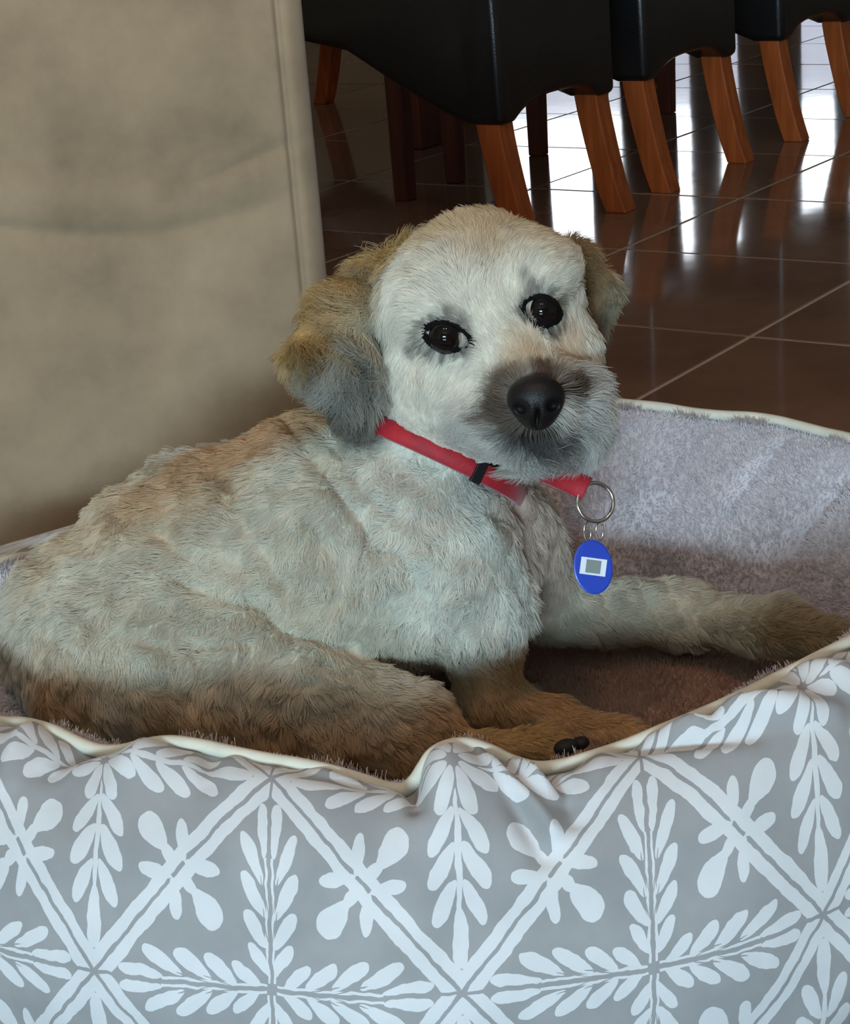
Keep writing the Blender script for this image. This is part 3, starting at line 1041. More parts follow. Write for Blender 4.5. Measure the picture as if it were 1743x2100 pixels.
class Field:
    def __init__(self): self.items = []

    def cone(self, a, b, k=0.02, fur=0.006):
        """tapered limb between two (px, py, Y, radius_px) stations"""
        A, B = dat(*a[:3]), dat(*b[:3])
        ra, rb = a[3] / ppm(A) - fur, b[3] / ppm(B) - fur
        self.items.append(('c', A, B, ra, rb, k, 1)); return self

    def ball(self, a, k=0.02, fur=0.006):
        return self.cone(a, (a[0] + 0.5, a[1], a[2], a[3]), k, fur)

    def ell(self, c, rx, ry, rd, ang=0, k=0.02, fur=0.006, sign=1):
        """ellipsoid: radii rx, ry in photo pixels (rotated by ang, degrees clockwise), rd metres in depth"""
        C = dat(*c); s = ppm(C); a = math.radians(ang)
        r_, u_, f_ = np.array(cam_right), np.array(cam_up), np.array(cam_fwd)
        e1 = math.cos(a) * r_ - math.sin(a) * u_
        e2 = math.sin(a) * r_ + math.cos(a) * u_
        self.items.append(('e', C, np.stack([e1, e2, f_]), np.array([rx / s - fur, ry / s - fur, rd - fur]), 0, k, sign)); return self

    def __call__(self, p):
        d = np.full(len(p), 1e3)
        for kind, a, b, r1, r2, k, sign in self.items:
            if kind == 'c':
                ab = b - a
                t = np.clip((p - a) @ ab / (ab @ ab + 1e-12), 0, 1)
                e = np.linalg.norm(p - a - t[:, None] * ab, axis=1) - (r1 + (r2 - r1) * t)
            else:
                q = (p - a) @ b.T
                k0 = np.linalg.norm(q / r1, axis=1); k1 = np.linalg.norm(q / (r1 * r1), axis=1) + 1e-9
                e = k0 * (k0 - 1) / k1
            if sign > 0:
                h = np.maximum(k - np.abs(d - e), 0) / k
                d = np.minimum(d, e) - h * h * k * 0.25
            else:
                h = np.maximum(k - np.abs(d + e), 0) / k
                d = np.maximum(d, -e) + h * h * k * 0.25
        return d


dog_f = Field()
# trunk
dog_f.cone((212, 1305, 1.420, 222), (440, 1210, 1.415, 272), 0.03)
dog_f.cone((440, 1210, 1.415, 272), (720, 1130, 1.400, 290), 0.04)
dog_f.cone((720, 1135, 1.400, 285), (930, 1150, 1.375, 180), 0.04)
# shoulder and near upper arm
dog_f.cone((880, 1120, 1.350, 150), (960, 1255, 1.335, 112), 0.035)
# neck
dog_f.cone((800, 1060, 1.40, 215), (925, 860, 1.400, 168), 0.04)
# far chest and far shoulder
dog_f.cone((1050, 1060, 1.400, 95), (1110, 1215, 1.440, 88), 0.025)
# far foreleg resting along the inner wall
dog_f.cone((1110, 1245, 1.440, 88), (1400, 1260, 1.440, 74), 0.02)
dog_f.cone((1400, 1260, 1.440, 74), (1600, 1286, 1.385, 62), 0.02)
dog_f.cone((1600, 1286, 1.385, 64), (1740, 1320, 1.345, 56), 0.015)
for dx, dy, dYY in ((1760, 1292, 1.360), (1785, 1315, 1.343), (1772, 1345, 1.327), (1735, 1358, 1.325)):
    dog_f.ball((dx, dy, dYY, 32), 0.010)
# near foreleg folded in front
dog_f.cone((985, 1290, 1.335, 92), (1010, 1440, 1.335, 72), 0.02)
dog_f.cone((1010, 1440, 1.335, 72), (1160, 1492, 1.318, 56), 0.02)
dog_f.cone((1160, 1492, 1.318, 56), (1290, 1512, 1.300, 46), 0.015)
for dx, dy, dYY in ((1318, 1508, 1.300), (1305, 1525, 1.285), (1275, 1540, 1.275)):
    dog_f.ball((dx, dy, dYY, 26), 0.010)
# haunch: thigh, knee and hind paw
dog_f.cone((250, 1375, 1.335, 190), (560, 1432, 1.292, 150), 0.055)
dog_f.cone((590, 1434, 1.290, 146), (845, 1488, 1.268, 110), 0.010)
dog_f.cone((850, 1545, 1.262, 80), (1000, 1545, 1.258, 52), 0.014)
dog_f.cone((1000, 1545, 1.258, 52), (1110, 1522, 1.262, 50), 0.014)
for dx, dy, dYY in ((1130, 1500, 1.275), (1150, 1520, 1.262), (1140, 1545, 1.250)):
    dog_f.ball((dx, dy, dYY, 26), 0.010)
# rump tail lying along the back of the bed
dog_f.cone((120, 1330, 1.50, 95), (70, 1400, 1.45, 60), 0.02)
# head: skull, brow, cheeks, muzzle, chin
dog_f.ell((985, 650, 1.375), 218, 222, 0.082, -12, 0.025)
dog_f.ell((900, 610, 1.345), 100, 70, 0.040, -18, 0.03)
dog_f.ell((1105, 560, 1.352), 85, 65, 0.038, -18, 0.03)
dog_f.ell((900, 810, 1.355), 112, 118, 0.060, 10, 0.03)
dog_f.ell((1150, 740, 1.365), 75, 95, 0.050, 0, 0.03)
dog_f.cone((1035, 690, 1.330, 78), (1085, 800, 1.278, 82), 0.03)
dog_f.ell((1010, 870, 1.312), 112, 84, 0.046, 18, 0.025)
dog_f.ell((1165, 835, 1.310), 78, 88, 0.044, 0, 0.025)
dog_f.ell((1085, 905, 1.305), 90, 52, 0.036, -6, 0.02)
dog_f.ball((1098, 822, 1.268, 56), 0.015)
# eye sockets
for (ex, ey, eY, er) in ((914, 690, 1.276, 33), (1112, 638, 1.284, 31)):
    dog_f.ell((ex, ey, eY), er * 1.25, er, 0.016, -10, 0.010, fur=0, sign=-1)
BODY_ITEMS = len(dog_f.items)
# ears: hanging flaps
dog_f.cone((782, 560, 1.400, 40), (722, 650, 1.372, 66), 0.010)
dog_f.cone((722, 650, 1.372, 66), (694, 735, 1.358, 84), 0.014)
dog_f.cone((694, 735, 1.358, 84), (735, 800, 1.352, 64), 0.014)
dog_f.cone((735, 800, 1.352, 64), (758, 858, 1.350, 34), 0.012)
dog_f.cone((1180, 525, 1.435, 44), (1222, 600, 1.440, 46), 0.010)
dog_f.cone((1222, 600, 1.440, 46), (1212, 690, 1.432, 32), 0.012)


def surface_nets(f, lo, hi, h):
    n = np.ceil((hi - lo) / h).astype(int) + 1
    gx, gy, gz = [lo[i] + h * np.arange(n[i]) for i in range(3)]
    vol = np.empty(n, dtype=np.float32)
    for i in range(n[0]):
        yy, zz = np.meshgrid(gy, gz, indexing='ij')
        p = np.stack([np.full(yy.size, gx[i]), yy.ravel(), zz.ravel()], 1)
        vol[i] = f(p).reshape(n[1], n[2])
    sgn = vol < 0
    corners = [(a, b, c) for a in (0, 1) for b in (0, 1) for c in (0, 1)]
    sl = lambda a, m: slice(a, a + m - 1)
    cnt = sum(sgn[sl(a, n[0]), sl(b, n[1]), sl(c, n[2])].astype(np.int8) for a, b, c in corners)
    act = (cnt > 0) & (cnt < 8)
    idx = np.full(act.shape, -1, dtype=np.int64); ids = np.argwhere(act); idx[act] = np.arange(len(ids))
    acc = np.zeros((len(ids), 3)); w = np.zeros(len(ids))
    for (a, b) in [(c1, c2) for c1 in corners for c2 in corners if sum(abs(np.array(c1) - np.array(c2))) == 1 and c1 < c2]:
        va = vol[tuple((ids + a).T)]; vb = vol[tuple((ids + b).T)]
        m = (va < 0) != (vb < 0)
        t = np.where(m, va / np.where(m, va - vb, 1), 0)
        pt = np.array(a) + t[:, None] * (np.array(b) - np.array(a))
        acc[m] += pt[m]; w[m] += 1
    verts = lo + h * (ids + acc / w[:, None])
    faces = []
    for ax in range(3):
        o1, o2 = [(1, 2), (2, 0), (0, 1)][ax]
        s0 = [slice(None)] * 3; s1 = [slice(None)] * 3
        s0[ax] = slice(0, -1); s1[ax] = slice(1, None)
        e = np.argwhere(sgn[tuple(s0)] != sgn[tuple(s1)])
        e = e[(e[:, o1] > 0) & (e[:, o2] > 0) & (e[:, o1] < n[o1] - 1) & (e[:, o2] < n[o2] - 1)]
        inside = sgn[tuple(e.T)]
        q = []
        for d1, d2 in ((0, 0), (1, 0), (1, 1), (0, 1)):
            c = e.copy(); c[:, o1] -= d1; c[:, o2] -= d2
            q.append(idx[tuple(c.T)])
        q = np.stack(q, 1)
        q[~inside] = q[~inside][:, ::-1]
        faces.append(q)
    return verts, np.vstack(faces)


def grad(f, p, e=0.0006):
    g = np.stack([f(p + np.eye(3)[k] * e) - f(p - np.eye(3)[k] * e) for k in range(3)], 1)
    return g / (np.linalg.norm(g, axis=1)[:, None] + 1e-12)


def hit(px, py, f=None, back=0.0):
    """where the line of sight through a photo pixel meets the dog"""
    f = f or dog_f
    d = ray_dir(px, py); d = d / np.linalg.norm(d)
    o = np.array([0, 0, CAM_H]); t = 0.9
    best = (9, t)
    for _ in range(160):
        v = float(f((o + d * t)[None])[0])
        if v < best[0]: best = (v, t)
        if v < 0.0004: break
        t += max(v * 0.8, 0.0004)
        if t > 2.4:
            t = best[1]; break
    return o + d * (t + back)


dv_, df_ = surface_nets(dog_f, np.array([-0.44, 1.17, 0.05]), np.array([0.44, 1.68, 0.53]), 0.0034)
def vert_normals(v, f):
    fn = np.cross(v[f[:, 2]] - v[f[:, 0]], v[f[:, 3]] - v[f[:, 1]])
    vn = np.zeros_like(v)
    for k in range(4): np.add.at(vn, f[:, k], fn)
    return vn / (np.linalg.norm(vn, axis=1)[:, None] + 1e-12)


# skin folds and the tufted relief of the coat
creases = [([(600, 872), (665, 960), (735, 1050), (775, 1120)], 0.0065, 0.0075), ([(650, 880), (720, 960), (790, 1040)], 0.0060, 0.004), ([(520, 1235), (580, 1285), (650, 1308), (720, 1318)], 0.007, 0.007),
           ([(330, 1090), (400, 1150)], 0.006, 0.004), ([(470, 1030), (540, 1110), (590, 1190)], 0.006, 0.004), ([(380, 1190), (470, 1225), (560, 1250)], 0.006, 0.004), ([(640, 1060), (690, 1150), (700, 1230)], 0.006, 0.005),
           ([(300, 1310), (380, 1330), (450, 1325)], 0.006, 0.004), ([(820, 1120), (850, 1190), (900, 1220)], 0.006, 0.004), ([(1060, 1030), (1075, 1150), (1072, 1300)], 0.006, 0.006), ([(555, 1395), (600, 1405), (640, 1400)], 0.005, 0.003),
           ([(1220, 1200), (1245, 1250)], 0.005, 0.003), ([(1300, 1195), (1320, 1240)], 0.005, 0.003), ([(1390, 1190), (1400, 1230)], 0.005, 0.002)]
vn_ = vert_normals(dv_, df_)
disp = np.zeros(len(dv_))
for line, w_c, dep in creases:
    pl = catmull([hit(*q) for q in line], 8)
    dmin = np.min(np.stack([((dv_ - c) ** 2).sum(1) for c in pl]), 0)
    disp -= dep * np.exp(-dmin / w_c ** 2) - 0.35 * dep * np.exp(-dmin / (2.6 * w_c) ** 2)
low = 1 - np.clip((dv_[:, 2] - 0.315) / 0.03, 0, 1)
disp += low * (0.0030 * vnoise(dv_, 0.030, 40) + 0.0022 * vnoise(dv_, 0.014, 41))
disp += (1 - low) * 0.0010 * vnoise(dv_, 0.016, 42)
dv_ = dv_ + vn_ * disp[:, None]
vn_ = vert_normals(dv_, df_)
DOG_BASE = np.array([0.0, 1.40, 0.10])
dog = tag(empty('dog', tuple(DOG_BASE)), 'small cream and tan curly-coated dog lying in the pet bed, looking at the viewer', 'dog')
M['skin'] = mottled('dog_undercoat', lin(168, 152, 128), lin(186, 172, 148), 30, 0.9)
body = mesh_obj('body', dv_ - DOG_BASE, df_, M['skin'], dog)

# ---- coat: painted by landmarks that sit on the body
CREAM, WHITE, TAN, GOLD = (206, 197, 174), (224, 220, 205), (198, 168, 128), (188, 148, 92)
RUST, GREY, DGREY, BROWN, BLACK = (188, 148, 106), (150, 150, 142), (88, 90, 88), (120, 92, 62), (26, 22, 20)
L_col = []      # (point, radius m, colour, weight)


def paint(px, py, r, c, w=1.0):
    p = hit(px, py); L_col.append((p, r / ppm(p), np.array(lin(*c)[:3]), w))


for q in [(150, 1180), (430, 1150), (650, 1100), (300, 1300), (560, 1250), (800, 1250)]: paint(*q, 130, CREAM)
for q in [(930, 1130), (880, 1200), (960, 1230), (780, 1050), (900, 1010)]: paint(*q, 80, WHITE, 1.3)
for q in [(300, 1025), (400, 975), (480, 935), (570, 895), (630, 870)]: paint(*q, 40, RUST, 1.4)
for q in [(220, 1070), (330, 1060), (440, 1010), (130, 1140)]: paint(*q, 60, TAN, 0.9)
for q in [(340, 1340), (500, 1370), (650, 1380), (150, 1300), (760, 1420)]: paint(*q, 80, CREAM, 1.0)
for q in [(340, 1490), (700, 1530), (900, 1510), (120, 1440), (560, 1520), (450, 1500), (800, 1540)]: paint(*q, 60, (190, 144, 96), 1.3)  # warm shade behind the bed rim painted into the lower haunch fur
for q in [(1050, 1530), (1130, 1505), (1000, 1535)]: paint(*q, 45, GOLD, 1.4)
for q in [(1090, 1460), (1200, 1480), (1290, 1500), (1020, 1420)]: paint(*q, 55, (194, 152, 106), 1.2)
for q in [(1100, 1100), (1110, 1200), (1070, 1050)]: paint(*q, 60, (214, 190, 170), 1.0)
for q in [(1250, 1260), (1400, 1250), (1500, 1270)]: paint(*q, 70, CREAM, 1.1)
for q in [(1590, 1290), (1660, 1300), (1735, 1315)]: paint(*q, 42, (158, 138, 104), 1.5)
paint(1735, 1335, 24, (52, 42, 32), 2.2); paint(1560, 1310, 14, (90, 76, 56), 1.2)
# head
for q in [(880, 570), (830, 640), (1060, 560), (1150, 590), (950, 620), (860, 770), (830, 850), (1000, 700), (960, 790), (1020, 600)]: paint(*q, 70, (230, 222, 202), 1.2)
for q in [(990, 455), (1060, 470), (1110, 500), (920, 470), (1000, 520)]: paint(*q, 42, (216, 190, 150), 1.6)
for q in [(1150, 700), (1160, 665)]: paint(*q, 30, (214, 184, 150), 1.1)
for q in [(1065, 690), (1050, 735), (1080, 720)]: paint(*q, 26, (196, 168, 130), 1.0)
for q in [(985, 545)]: paint(*q, 16, (150, 134, 110), 1.2)
for q in [(928, 645, 13), (955, 662, 11), (962, 708, 19), (848, 706, 10), (1088, 596, 15), (1072, 572, 10), (1078, 640, 11), (1128, 676, 10)]:
    paint(q[0], q[1], q[2] * 0.95, (34, 27, 22), 3.6)
for q in [(1040, 775, 26), (1020, 800, 28), (1035, 840, 26), (1010, 830, 22), (1110, 760, 16), (1160, 795, 14)]: paint(*q, (70, 52, 40), 2.4)
for q in [(1060, 888, 18), (1105, 898, 22), (1090, 882, 20), (1138, 885, 14)]: paint(*q, (26, 21, 19), 3.6)
for q in [(960, 850, 44), (930, 900, 44), (990, 910, 44), (1060, 940, 34), (1110, 938, 30), (1140, 925, 30), (1180, 880, 40), (1210, 830, 36), (1185, 770, 26), (1200, 900, 26)]: paint(*q, (188, 184, 174), 1.6)
for q in [(1005, 955, 24), (1165, 925, 18)]: paint(*q, (84, 78, 66), 1.4)
for q in [(870, 900, 40), (850, 880, 30), (900, 950, 34)]: paint(*q, (222, 216, 196), 1.2)
for ex, ey, ew, eh, rot in ((917, 690, 52, 33, 10), (1112, 638, 42, 35, 18)):
    for a in range(0, 360, 30):
        x_, y_ = ew * math.cos(math.radians(a)), eh * math.sin(math.radians(a))
        c_, s_ = math.cos(math.radians(rot)), math.sin(math.radians(rot))
        paint(ex + x_ * c_ - y_ * s_, ey + x_ * s_ + y_ * c_, 7.5, (20, 16, 14), 5.0)
# ears
for q in [(755, 540, 34), (700, 600, 42), (735, 585, 30), (655, 680, 40), (690, 660, 36)]: paint(*q, (196, 160, 102), 2.2)
for q in [(665, 625, 22), (668, 695, 28), (640, 690, 20), (700, 660, 18), (725, 555, 14)]: paint(*q, (104, 74, 40), 2.2)
for q in [(760, 620, 34), (765, 690, 36), (770, 570, 20)]: paint(*q, (176, 168, 146), 1.5)
for q in [(720, 740, 38), (760, 770, 38), (660, 760, 36)]: paint(*q, (146, 144, 132), 1.8)
for q in [(700, 820, 34), (750, 830, 36), (760, 870, 28), (670, 800, 26), (735, 870, 20)]: paint(*q, (78, 78, 70), 2.6)
for q in [(1190, 560, 28), (1215, 540, 26), (1200, 600, 22)]: paint(*q, (150, 122, 82), 1.6)
for q in [(1240, 590, 24), (1245, 640, 24)]: paint(*q, (166, 156, 128), 1.6)
for q in [(1215, 690, 22), (1205, 650, 16)]: paint(*q, (96, 84, 70), 1.8)

L_dir = []      # (point, radius m, direction, weight, length m, lift, curl)


def comb(px, py, r, ang, length, lift=0.35, curl=0.3, w=1.0, toward=0.0):
    """fur lies along a photo direction (degrees clockwise from right); toward>0 leans to the viewer"""
    p = hit(px, py); a = math.radians(ang)
    d = math.cos(a) * np.array(cam_right) - math.sin(a) * np.array(cam_up) - toward * np.array(cam_fwd)
    L_dir.append((p, r / ppm(p), d / np.linalg.norm(d), w, length, lift, curl))


for q in [(200, 1150), (430, 1050), (620, 950)]: comb(*q, 130, 150, 0.013, 0.42, 0.5)
for q in [(300, 1250), (480, 1180), (650, 1120), (560, 1300)]: comb(*q, 120, 125, 0.015, 0.36, 0.6)
for q in [(800, 1100), (880, 1200), (960, 1260), (930, 1060)]: comb(*q, 100, 100, 0.016, 0.45, 0.6)
for q in [(300, 1400), (560, 1430), (800, 1460), (150, 1400)]: comb(*q, 120, 60, 0.011, 0.35, 0.35)
for q in [(900, 1500), (1000, 1530), (1100, 1520)]: comb(*q, 50, 20, 0.008, 0.35, 0.15)
for q in [(1010, 1380), (1080, 1450), (1200, 1490), (1290, 1510)]: comb(*q, 60, 45, 0.0085, 0.35, 0.2)
for q in [(1100, 1080), (1110, 1200)]: comb(*q, 70, 95, 0.011, 0.4, 0.4)
for q in [(1250, 1250), (1400, 1240), (1500, 1270)]: comb(*q, 70, 20, 0.0095, 0.45, 0.35)
for q in [(1600, 1300), (1690, 1310)]: comb(*q, 45, 25, 0.010, 0.4, 0.2)
# head: hair runs away from the nose, over the brow and down the cheeks
comb(985, 520, 60, -85, 0.014, 0.30, 0.2); comb(985, 450, 50, -100, 0.016, 0.35, 0.3); comb(900, 500, 60, -150, 0.015, 0.3, 0.2); comb(1090, 490, 60, -40, 0.014, 0.3, 0.2)
comb(880, 600, 50, 200, 0.012, 0.25, 0.1); comb(830, 660, 50, 140, 0.012, 0.25, 0.1); comb(1150, 570, 40, -20, 0.011, 0.25, 0.1); comb(1180, 660, 40, 60, 0.010, 0.25, 0.1)
comb(1000, 640, 40, -110, 0.008, 0.25, 0.05); comb(1030, 720, 36, -120, 0.007, 0.28, 0.05); comb(1080, 730, 30, -70, 0.007, 0.28, 0.05)
comb(930, 770, 50, 150, 0.010, 0.25, 0.1); comb(850, 780, 50, 110, 0.013, 0.25, 0.15); comb(850, 880, 50, 100, 0.015, 0.3, 0.2); comb(920, 930, 45, 95, 0.018, 0.35, 0.3)
comb(985, 850, 36, 150, 0.024, 0.42, 0.3, 1.2); comb(970, 910, 40, 125, 0.023, 0.42, 0.4, 1.2); comb(1040, 930, 34, 100, 0.025, 0.45, 0.45, 1.2); comb(1110, 930, 34, 90, 0.025, 0.45, 0.5, 1.2)
comb(1180, 850, 34, 30, 0.030, 0.45, 0.35, 1.2); comb(1190, 900, 34, 60, 0.030, 0.45, 0.45, 1.2); comb(1170, 790, 30, -20, 0.022, 0.45, 0.3, 1.2); comb(1030, 800, 24, 190, 0.010, 0.35, 0.1, 1.2)
comb(1100, 765, 22, -80, 0.007, 0.35, 0.1, 1.2); comb(1090, 895, 24, 95, 0.012, 0.35, 0.3, 1.3)
comb(900, 655, 24, 215, 0.006, 0.25, 0.05, 1.4); comb(945, 725, 24, 150, 0.006, 0.2, 0.05, 1.4); comb(1090, 600, 24, -70, 0.006, 0.25, 0.05, 1.4); comb(1130, 670, 22, 30, 0.006, 0.2, 0.05, 1.4)
# ears
comb(745, 550, 40, 140, 0.025, 0.45, 0.9, 1.5); comb(690, 630, 50, 135, 0.030, 0.5, 1.0, 1.5); comb(640, 680, 40, 125, 0.032, 0.55, 1.0, 1.5); comb(720, 740, 50, 105, 0.030, 0.4, 0.7, 1.5)
comb(740, 830, 45, 95, 0.025, 0.4, 0.7, 1.5); comb(665, 790, 40, 115, 0.030, 0.45, 0.8, 1.5); comb(770, 650, 30, 95, 0.020, 0.3, 0.4, 1.3)
comb(1200, 560, 34, 20, 0.015, 0.4, 0.7, 1.5); comb(1245, 610, 34, 80, 0.015, 0.4, 0.6, 1.5); comb(1212, 690, 26, 100, 0.016, 0.35, 0.6, 1.5)


def blend(p, items, cols, power=2.0):
    """landmark interpolation (normalised, distance over radius)"""
    W = np.zeros(len(p)); acc = np.zeros((len(p), cols.shape[1]))
    for (q, r, *_), c, w in zip(items, cols, [it[3] for it in items]):
        d2 = ((p - q) ** 2).sum(1) / (r * r)
        g = w * (np.exp(-d2 * 0.9) + 2e-4 / (d2 + 0.3) ** 2)
        W += g; acc += g[:, None] * c
    return acc / W[:, None]


def roots(n, seed):
    r = np.random.default_rng(seed)
    q = df_; a, b, c, d = dv_[q[:, 0]], dv_[q[:, 1]], dv_[q[:, 2]], dv_[q[:, 3]]
    ar = 0.5 * (np.linalg.norm(np.cross(b - a, c - a), axis=1) + np.linalg.norm(np.cross(c - a, d - a), axis=1))
    cen = (a + b + c + d) / 4
    wgt = ar.copy()
    wgt[cen[:, 2] > 0.325] *= 1.9
    wgt[cen[:, 2] < 0.10] *= 0.4
    view = ((grad(dog_f, cen)) * (np.array([0, 0, CAM_H]) - cen)).sum(1)
    wgt[view < -0.25] *= 0.45
    i = r.choice(len(q), n, p=wgt / wgt.sum())
    u, v = r.random(n)[:, None], r.random(n)[:, None]
    na, nb_, nc, nd = [vn_[q[i, k]] for k in range(4)]
    nn = (na * (1 - u) + nb_ * u) * (1 - v) + (nd * (1 - u) + nc * u) * v
    return (a[i] * (1 - u) + b[i] * u) * (1 - v) + (d[i] * (1 - u) + c[i] * u) * v, nn / np.linalg.norm(nn, axis=1)[:, None]


right_v, up_v, fwd_v = np.array(cam_right), np.array(cam_up), np.array(cam_fwd)
proj = lambda p_: (lambda q_: (IMG_W / 2 + FOCAL * (q_ @ right_v) / (q_ @ fwd_v), IMG_H / 2 - FOCAL * (q_ @ up_v) / (q_ @ fwd_v)))(p_ - np.array([0, 0, CAM_H]))
# line of the collar around the neck (the coat parts under it)
right_v, up_v, fwd_v = np.array(cam_right), np.array(cam_up), np.array(cam_fwd)
SMOOTH_LOOP = smooth_loop
axis = dat(985, 730, 1.400) - dat(800, 1080, 1.392)
axis /= np.linalg.norm(axis)
tilt = np.array([0, 0.30, 0])
axis = axis + tilt; axis /= np.linalg.norm(axis)
cc = dat(912, 950, 1.395)
e1 = np.cross(axis, fwd_v); e1 /= np.linalg.norm(e1); e2 = np.cross(axis, e1)
neck_only = Field(); neck_only.items = [it for it in dog_f.items[:5]]
ring_pts, ring_n = [], []
for a in np.linspace(0, 2 * math.pi, 97)[:-1]:
    d = math.cos(a) * e1 + math.sin(a) * e2
    lo_, hi_ = 0.02, 0.12
    for _ in range(24):
        mid = (lo_ + hi_) / 2
        if float(neck_only((cc + d * mid)[None])[0]) < 0: lo_ = mid
        else: hi_ = mid
    px_ = proj(cc + d * lo_)[0] if d @ fwd_v < 0.3 else 0
    ring_pts.append(cc + d * (lo_ + (0.0215 if 782 < px_ < 1040 else 0.007))); ring_n.append(d)
ring_pts = smooth_loop(np.array(ring_pts), 4); ring_n = np.array(ring_n)
# nose and eyes are bare: keep roots off them
NOSE_C = dat(1099, 822, 1.245)
EYES = [((916, 689), 0.0132), ((1112, 637), 0.0122)]
eye_pts = []
for (e, r) in EYES:
    p = hit(*e); eye_pts.append(p)

N_HAIR = 330000
P0, NN = roots(N_HAIR, 101)
keep = np.ones(len(P0), bool)
keep &= np.linalg.norm((P0 - NOSE_C) / np.array([0.0195, 0.024, 0.0165]), axis=1) > 1
for p in eye_pts:
    q = P0 - p
    keep &= ((q @ right_v / 0.0135) ** 2 + (q @ up_v / 0.0095) ** 2 + (q @ fwd_v / 0.03) ** 2) > 1
P0, NN = P0[keep], NN[keep]
n = len(P0)
cols = np.array([l[2] for l in L_col])
C0 = blend(P0, [(l[0], l[1], l[2], l[3]) for l in L_col], cols)
par = blend(P0, [(l[0], l[1], l[2], l[3]) for l in L_dir], np.array([np.r_[l[2], l[4], l[5], l[6]] for l in L_dir]))
DR, LEN, LIFT, CURL = par[:, :3], par[:, 3], par[:, 4], par[:, 5]
qc = P0 - cc
hgt = qc @ axis
rad_c = np.linalg.norm(qc - hgt[:, None] * axis, axis=1)
near_c = np.exp(-((hgt - 0.003) / 0.014) ** 2) * (rad_c < np.linalg.norm(ring_pts - cc, axis=1).max() + 0.012) * (P0[:, 1] < 1.515)
qz = P0 - np.array([0, 0, CAM_H])
ppx = IMG_W / 2 + FOCAL * (qz @ right_v) / (qz @ fwd_v)
near_c *= (ppx > 775) * (ppx < 1048)
LEN = LEN * (1 - 0.85 * near_c)
LEN = LEN * (1 - 0.5 * np.exp(-((hgt - 0.020) / 0.014) ** 2) * (ppx > 775) * (ppx < 1060) * (P0[:, 1] < 1.515))
rr = np.random.default_rng(5)
DR = DR - NN * (DR * NN).sum(1)[:, None]
DR /= np.linalg.norm(DR, axis=1)[:, None] + 1e-9
ear_f = Field(); ear_f.items = dog_f.items[BODY_ITEMS:]
bod_f = Field(); bod_f.items = dog_f.items[:BODY_ITEMS]
is_ear = ear_f(P0) < bod_f(P0)
# wavy flow: locks of a few centimetres, then finer ones
sw = vnoise3(P0, 0.030, 77) * (0.35 + 0.9 * CURL)[:, None] + vnoise3(P0, 0.011, 78) * (0.15 + 0.75 * CURL)[:, None]
sw += vnoise3(P0, 0.0085, 79) * (0.85 * is_ear)[:, None] + vnoise3(P0, 0.017, 76) * (0.75 * np.clip(CURL - 0.25, 0, 0.5))[:, None]
DR = DR + sw + rr.normal(size=DR.shape) * 0.10
DR = DR - NN * (DR * NN).sum(1)[:, None]
DR /= np.linalg.norm(DR, axis=1)[:, None] + 1e-9
lift = LIFT + 0.22 * vnoise(P0, 0.022, 80) * (0.5 + CURL) + rr.normal(size=n) * 0.07
lift = np.clip(lift, 0.08, 0.9)[:, None]
L = LEN * (0.72 + 0.5 * rr.random(n)) * (1 + 0.25 * vnoise(P0, 0.02, 81))
K = 6
s = np.linspace(0, 1, K)
pts = np.zeros((n, K, 3))
side = np.cross(NN, DR)
ph = vnoise(P0, 0.012, 83) * 4 + rr.random(n) * 0.8
for k in range(K):
    t = s[k]
    out = lift * (t - 0.45 * t * t) * 1.25
    along = np.sqrt(np.maximum(1 - lift ** 2, 0.1)) * t
    wob = CURL[:, None] * 0.24 * t * np.sin(5.0 * t + ph)[:, None]
    pts[:, k] = P0 + L[:, None] * (DR * along + NN * out + side * wob)
# clump the tips into locks
cen, cid = worley(P0, 0.0085, 90)
cenb, cidb = worley(P0, 0.0145, 91)
big_l = (P0[:, 2] < 0.32) & (CURL > 0.3)
cen[big_l], cid[big_l] = cenb[big_l], cidb[big_l]
pull = (0.40 + 0.40 * np.clip(CURL, 0, 1))[:, None]
tipc = cen + L[:, None] * (DR * 0.75 + NN * lift * 0.8)
off = (tipc - pts[:, -1])
off -= NN * (off * NN).sum(1)[:, None] * 0.6
for k in range(K):
    pts[:, k] += off * pull * s[k] ** 1.6 * 0.8
# tone: lock to lock, hair to hair, with random patches stronger in curls
tone = 1 + 0.16 * (cid - 0.5) + 0.08 * vnoise(P0, 0.03, 95) + 0.07 * rr.normal(size=n)
tone *= 1 + 0.20 * vnoise(P0, 0.012, 96) * (0.3 + CURL)
shaggy = np.clip((LEN - 0.016) / 0.006, 0, 1)
tone *= 1 + (0.30 * vnoise(P0, 0.0085, 97) + 0.18 * vnoise(P0, 0.004, 98)) * np.maximum(shaggy, is_ear)
HC = np.clip(C0 * tone[:, None], 0.004, 0.92)
M['fur'] = hair_material('dog_fur', 0.4, 0.55)
rad = np.array([0.00024, 0.00025, 0.00023, 0.00020, 0.00015, 0.00006])
left_ear = is_ear & (P0[:, 0] < 0.04)
right_ear = is_ear & ~left_ear
head_c = dat(1000, 700, 1.35)
in_head = ~is_ear & (np.linalg.norm((P0 - head_c) / np.array([0.10, 0.13, 0.088]), axis=1) < 1.05) & (P0[:, 2] > 0.31)
rest_b = ~is_ear & ~in_head
for nm, msk, lab in (('coat', rest_b, None), ('face_fur', in_head, 'pale face fur with a grey beard'), ('ear_fur', left_ear, 'long tan and grey ear fur'), ('ear_fur', right_ear, 'tan ear fur')):
    o = hair_object(nm, pts[msk], rad, HC[msk], M['fur'], dog, DOG_BASE)
    if lab: o['label'] = lab
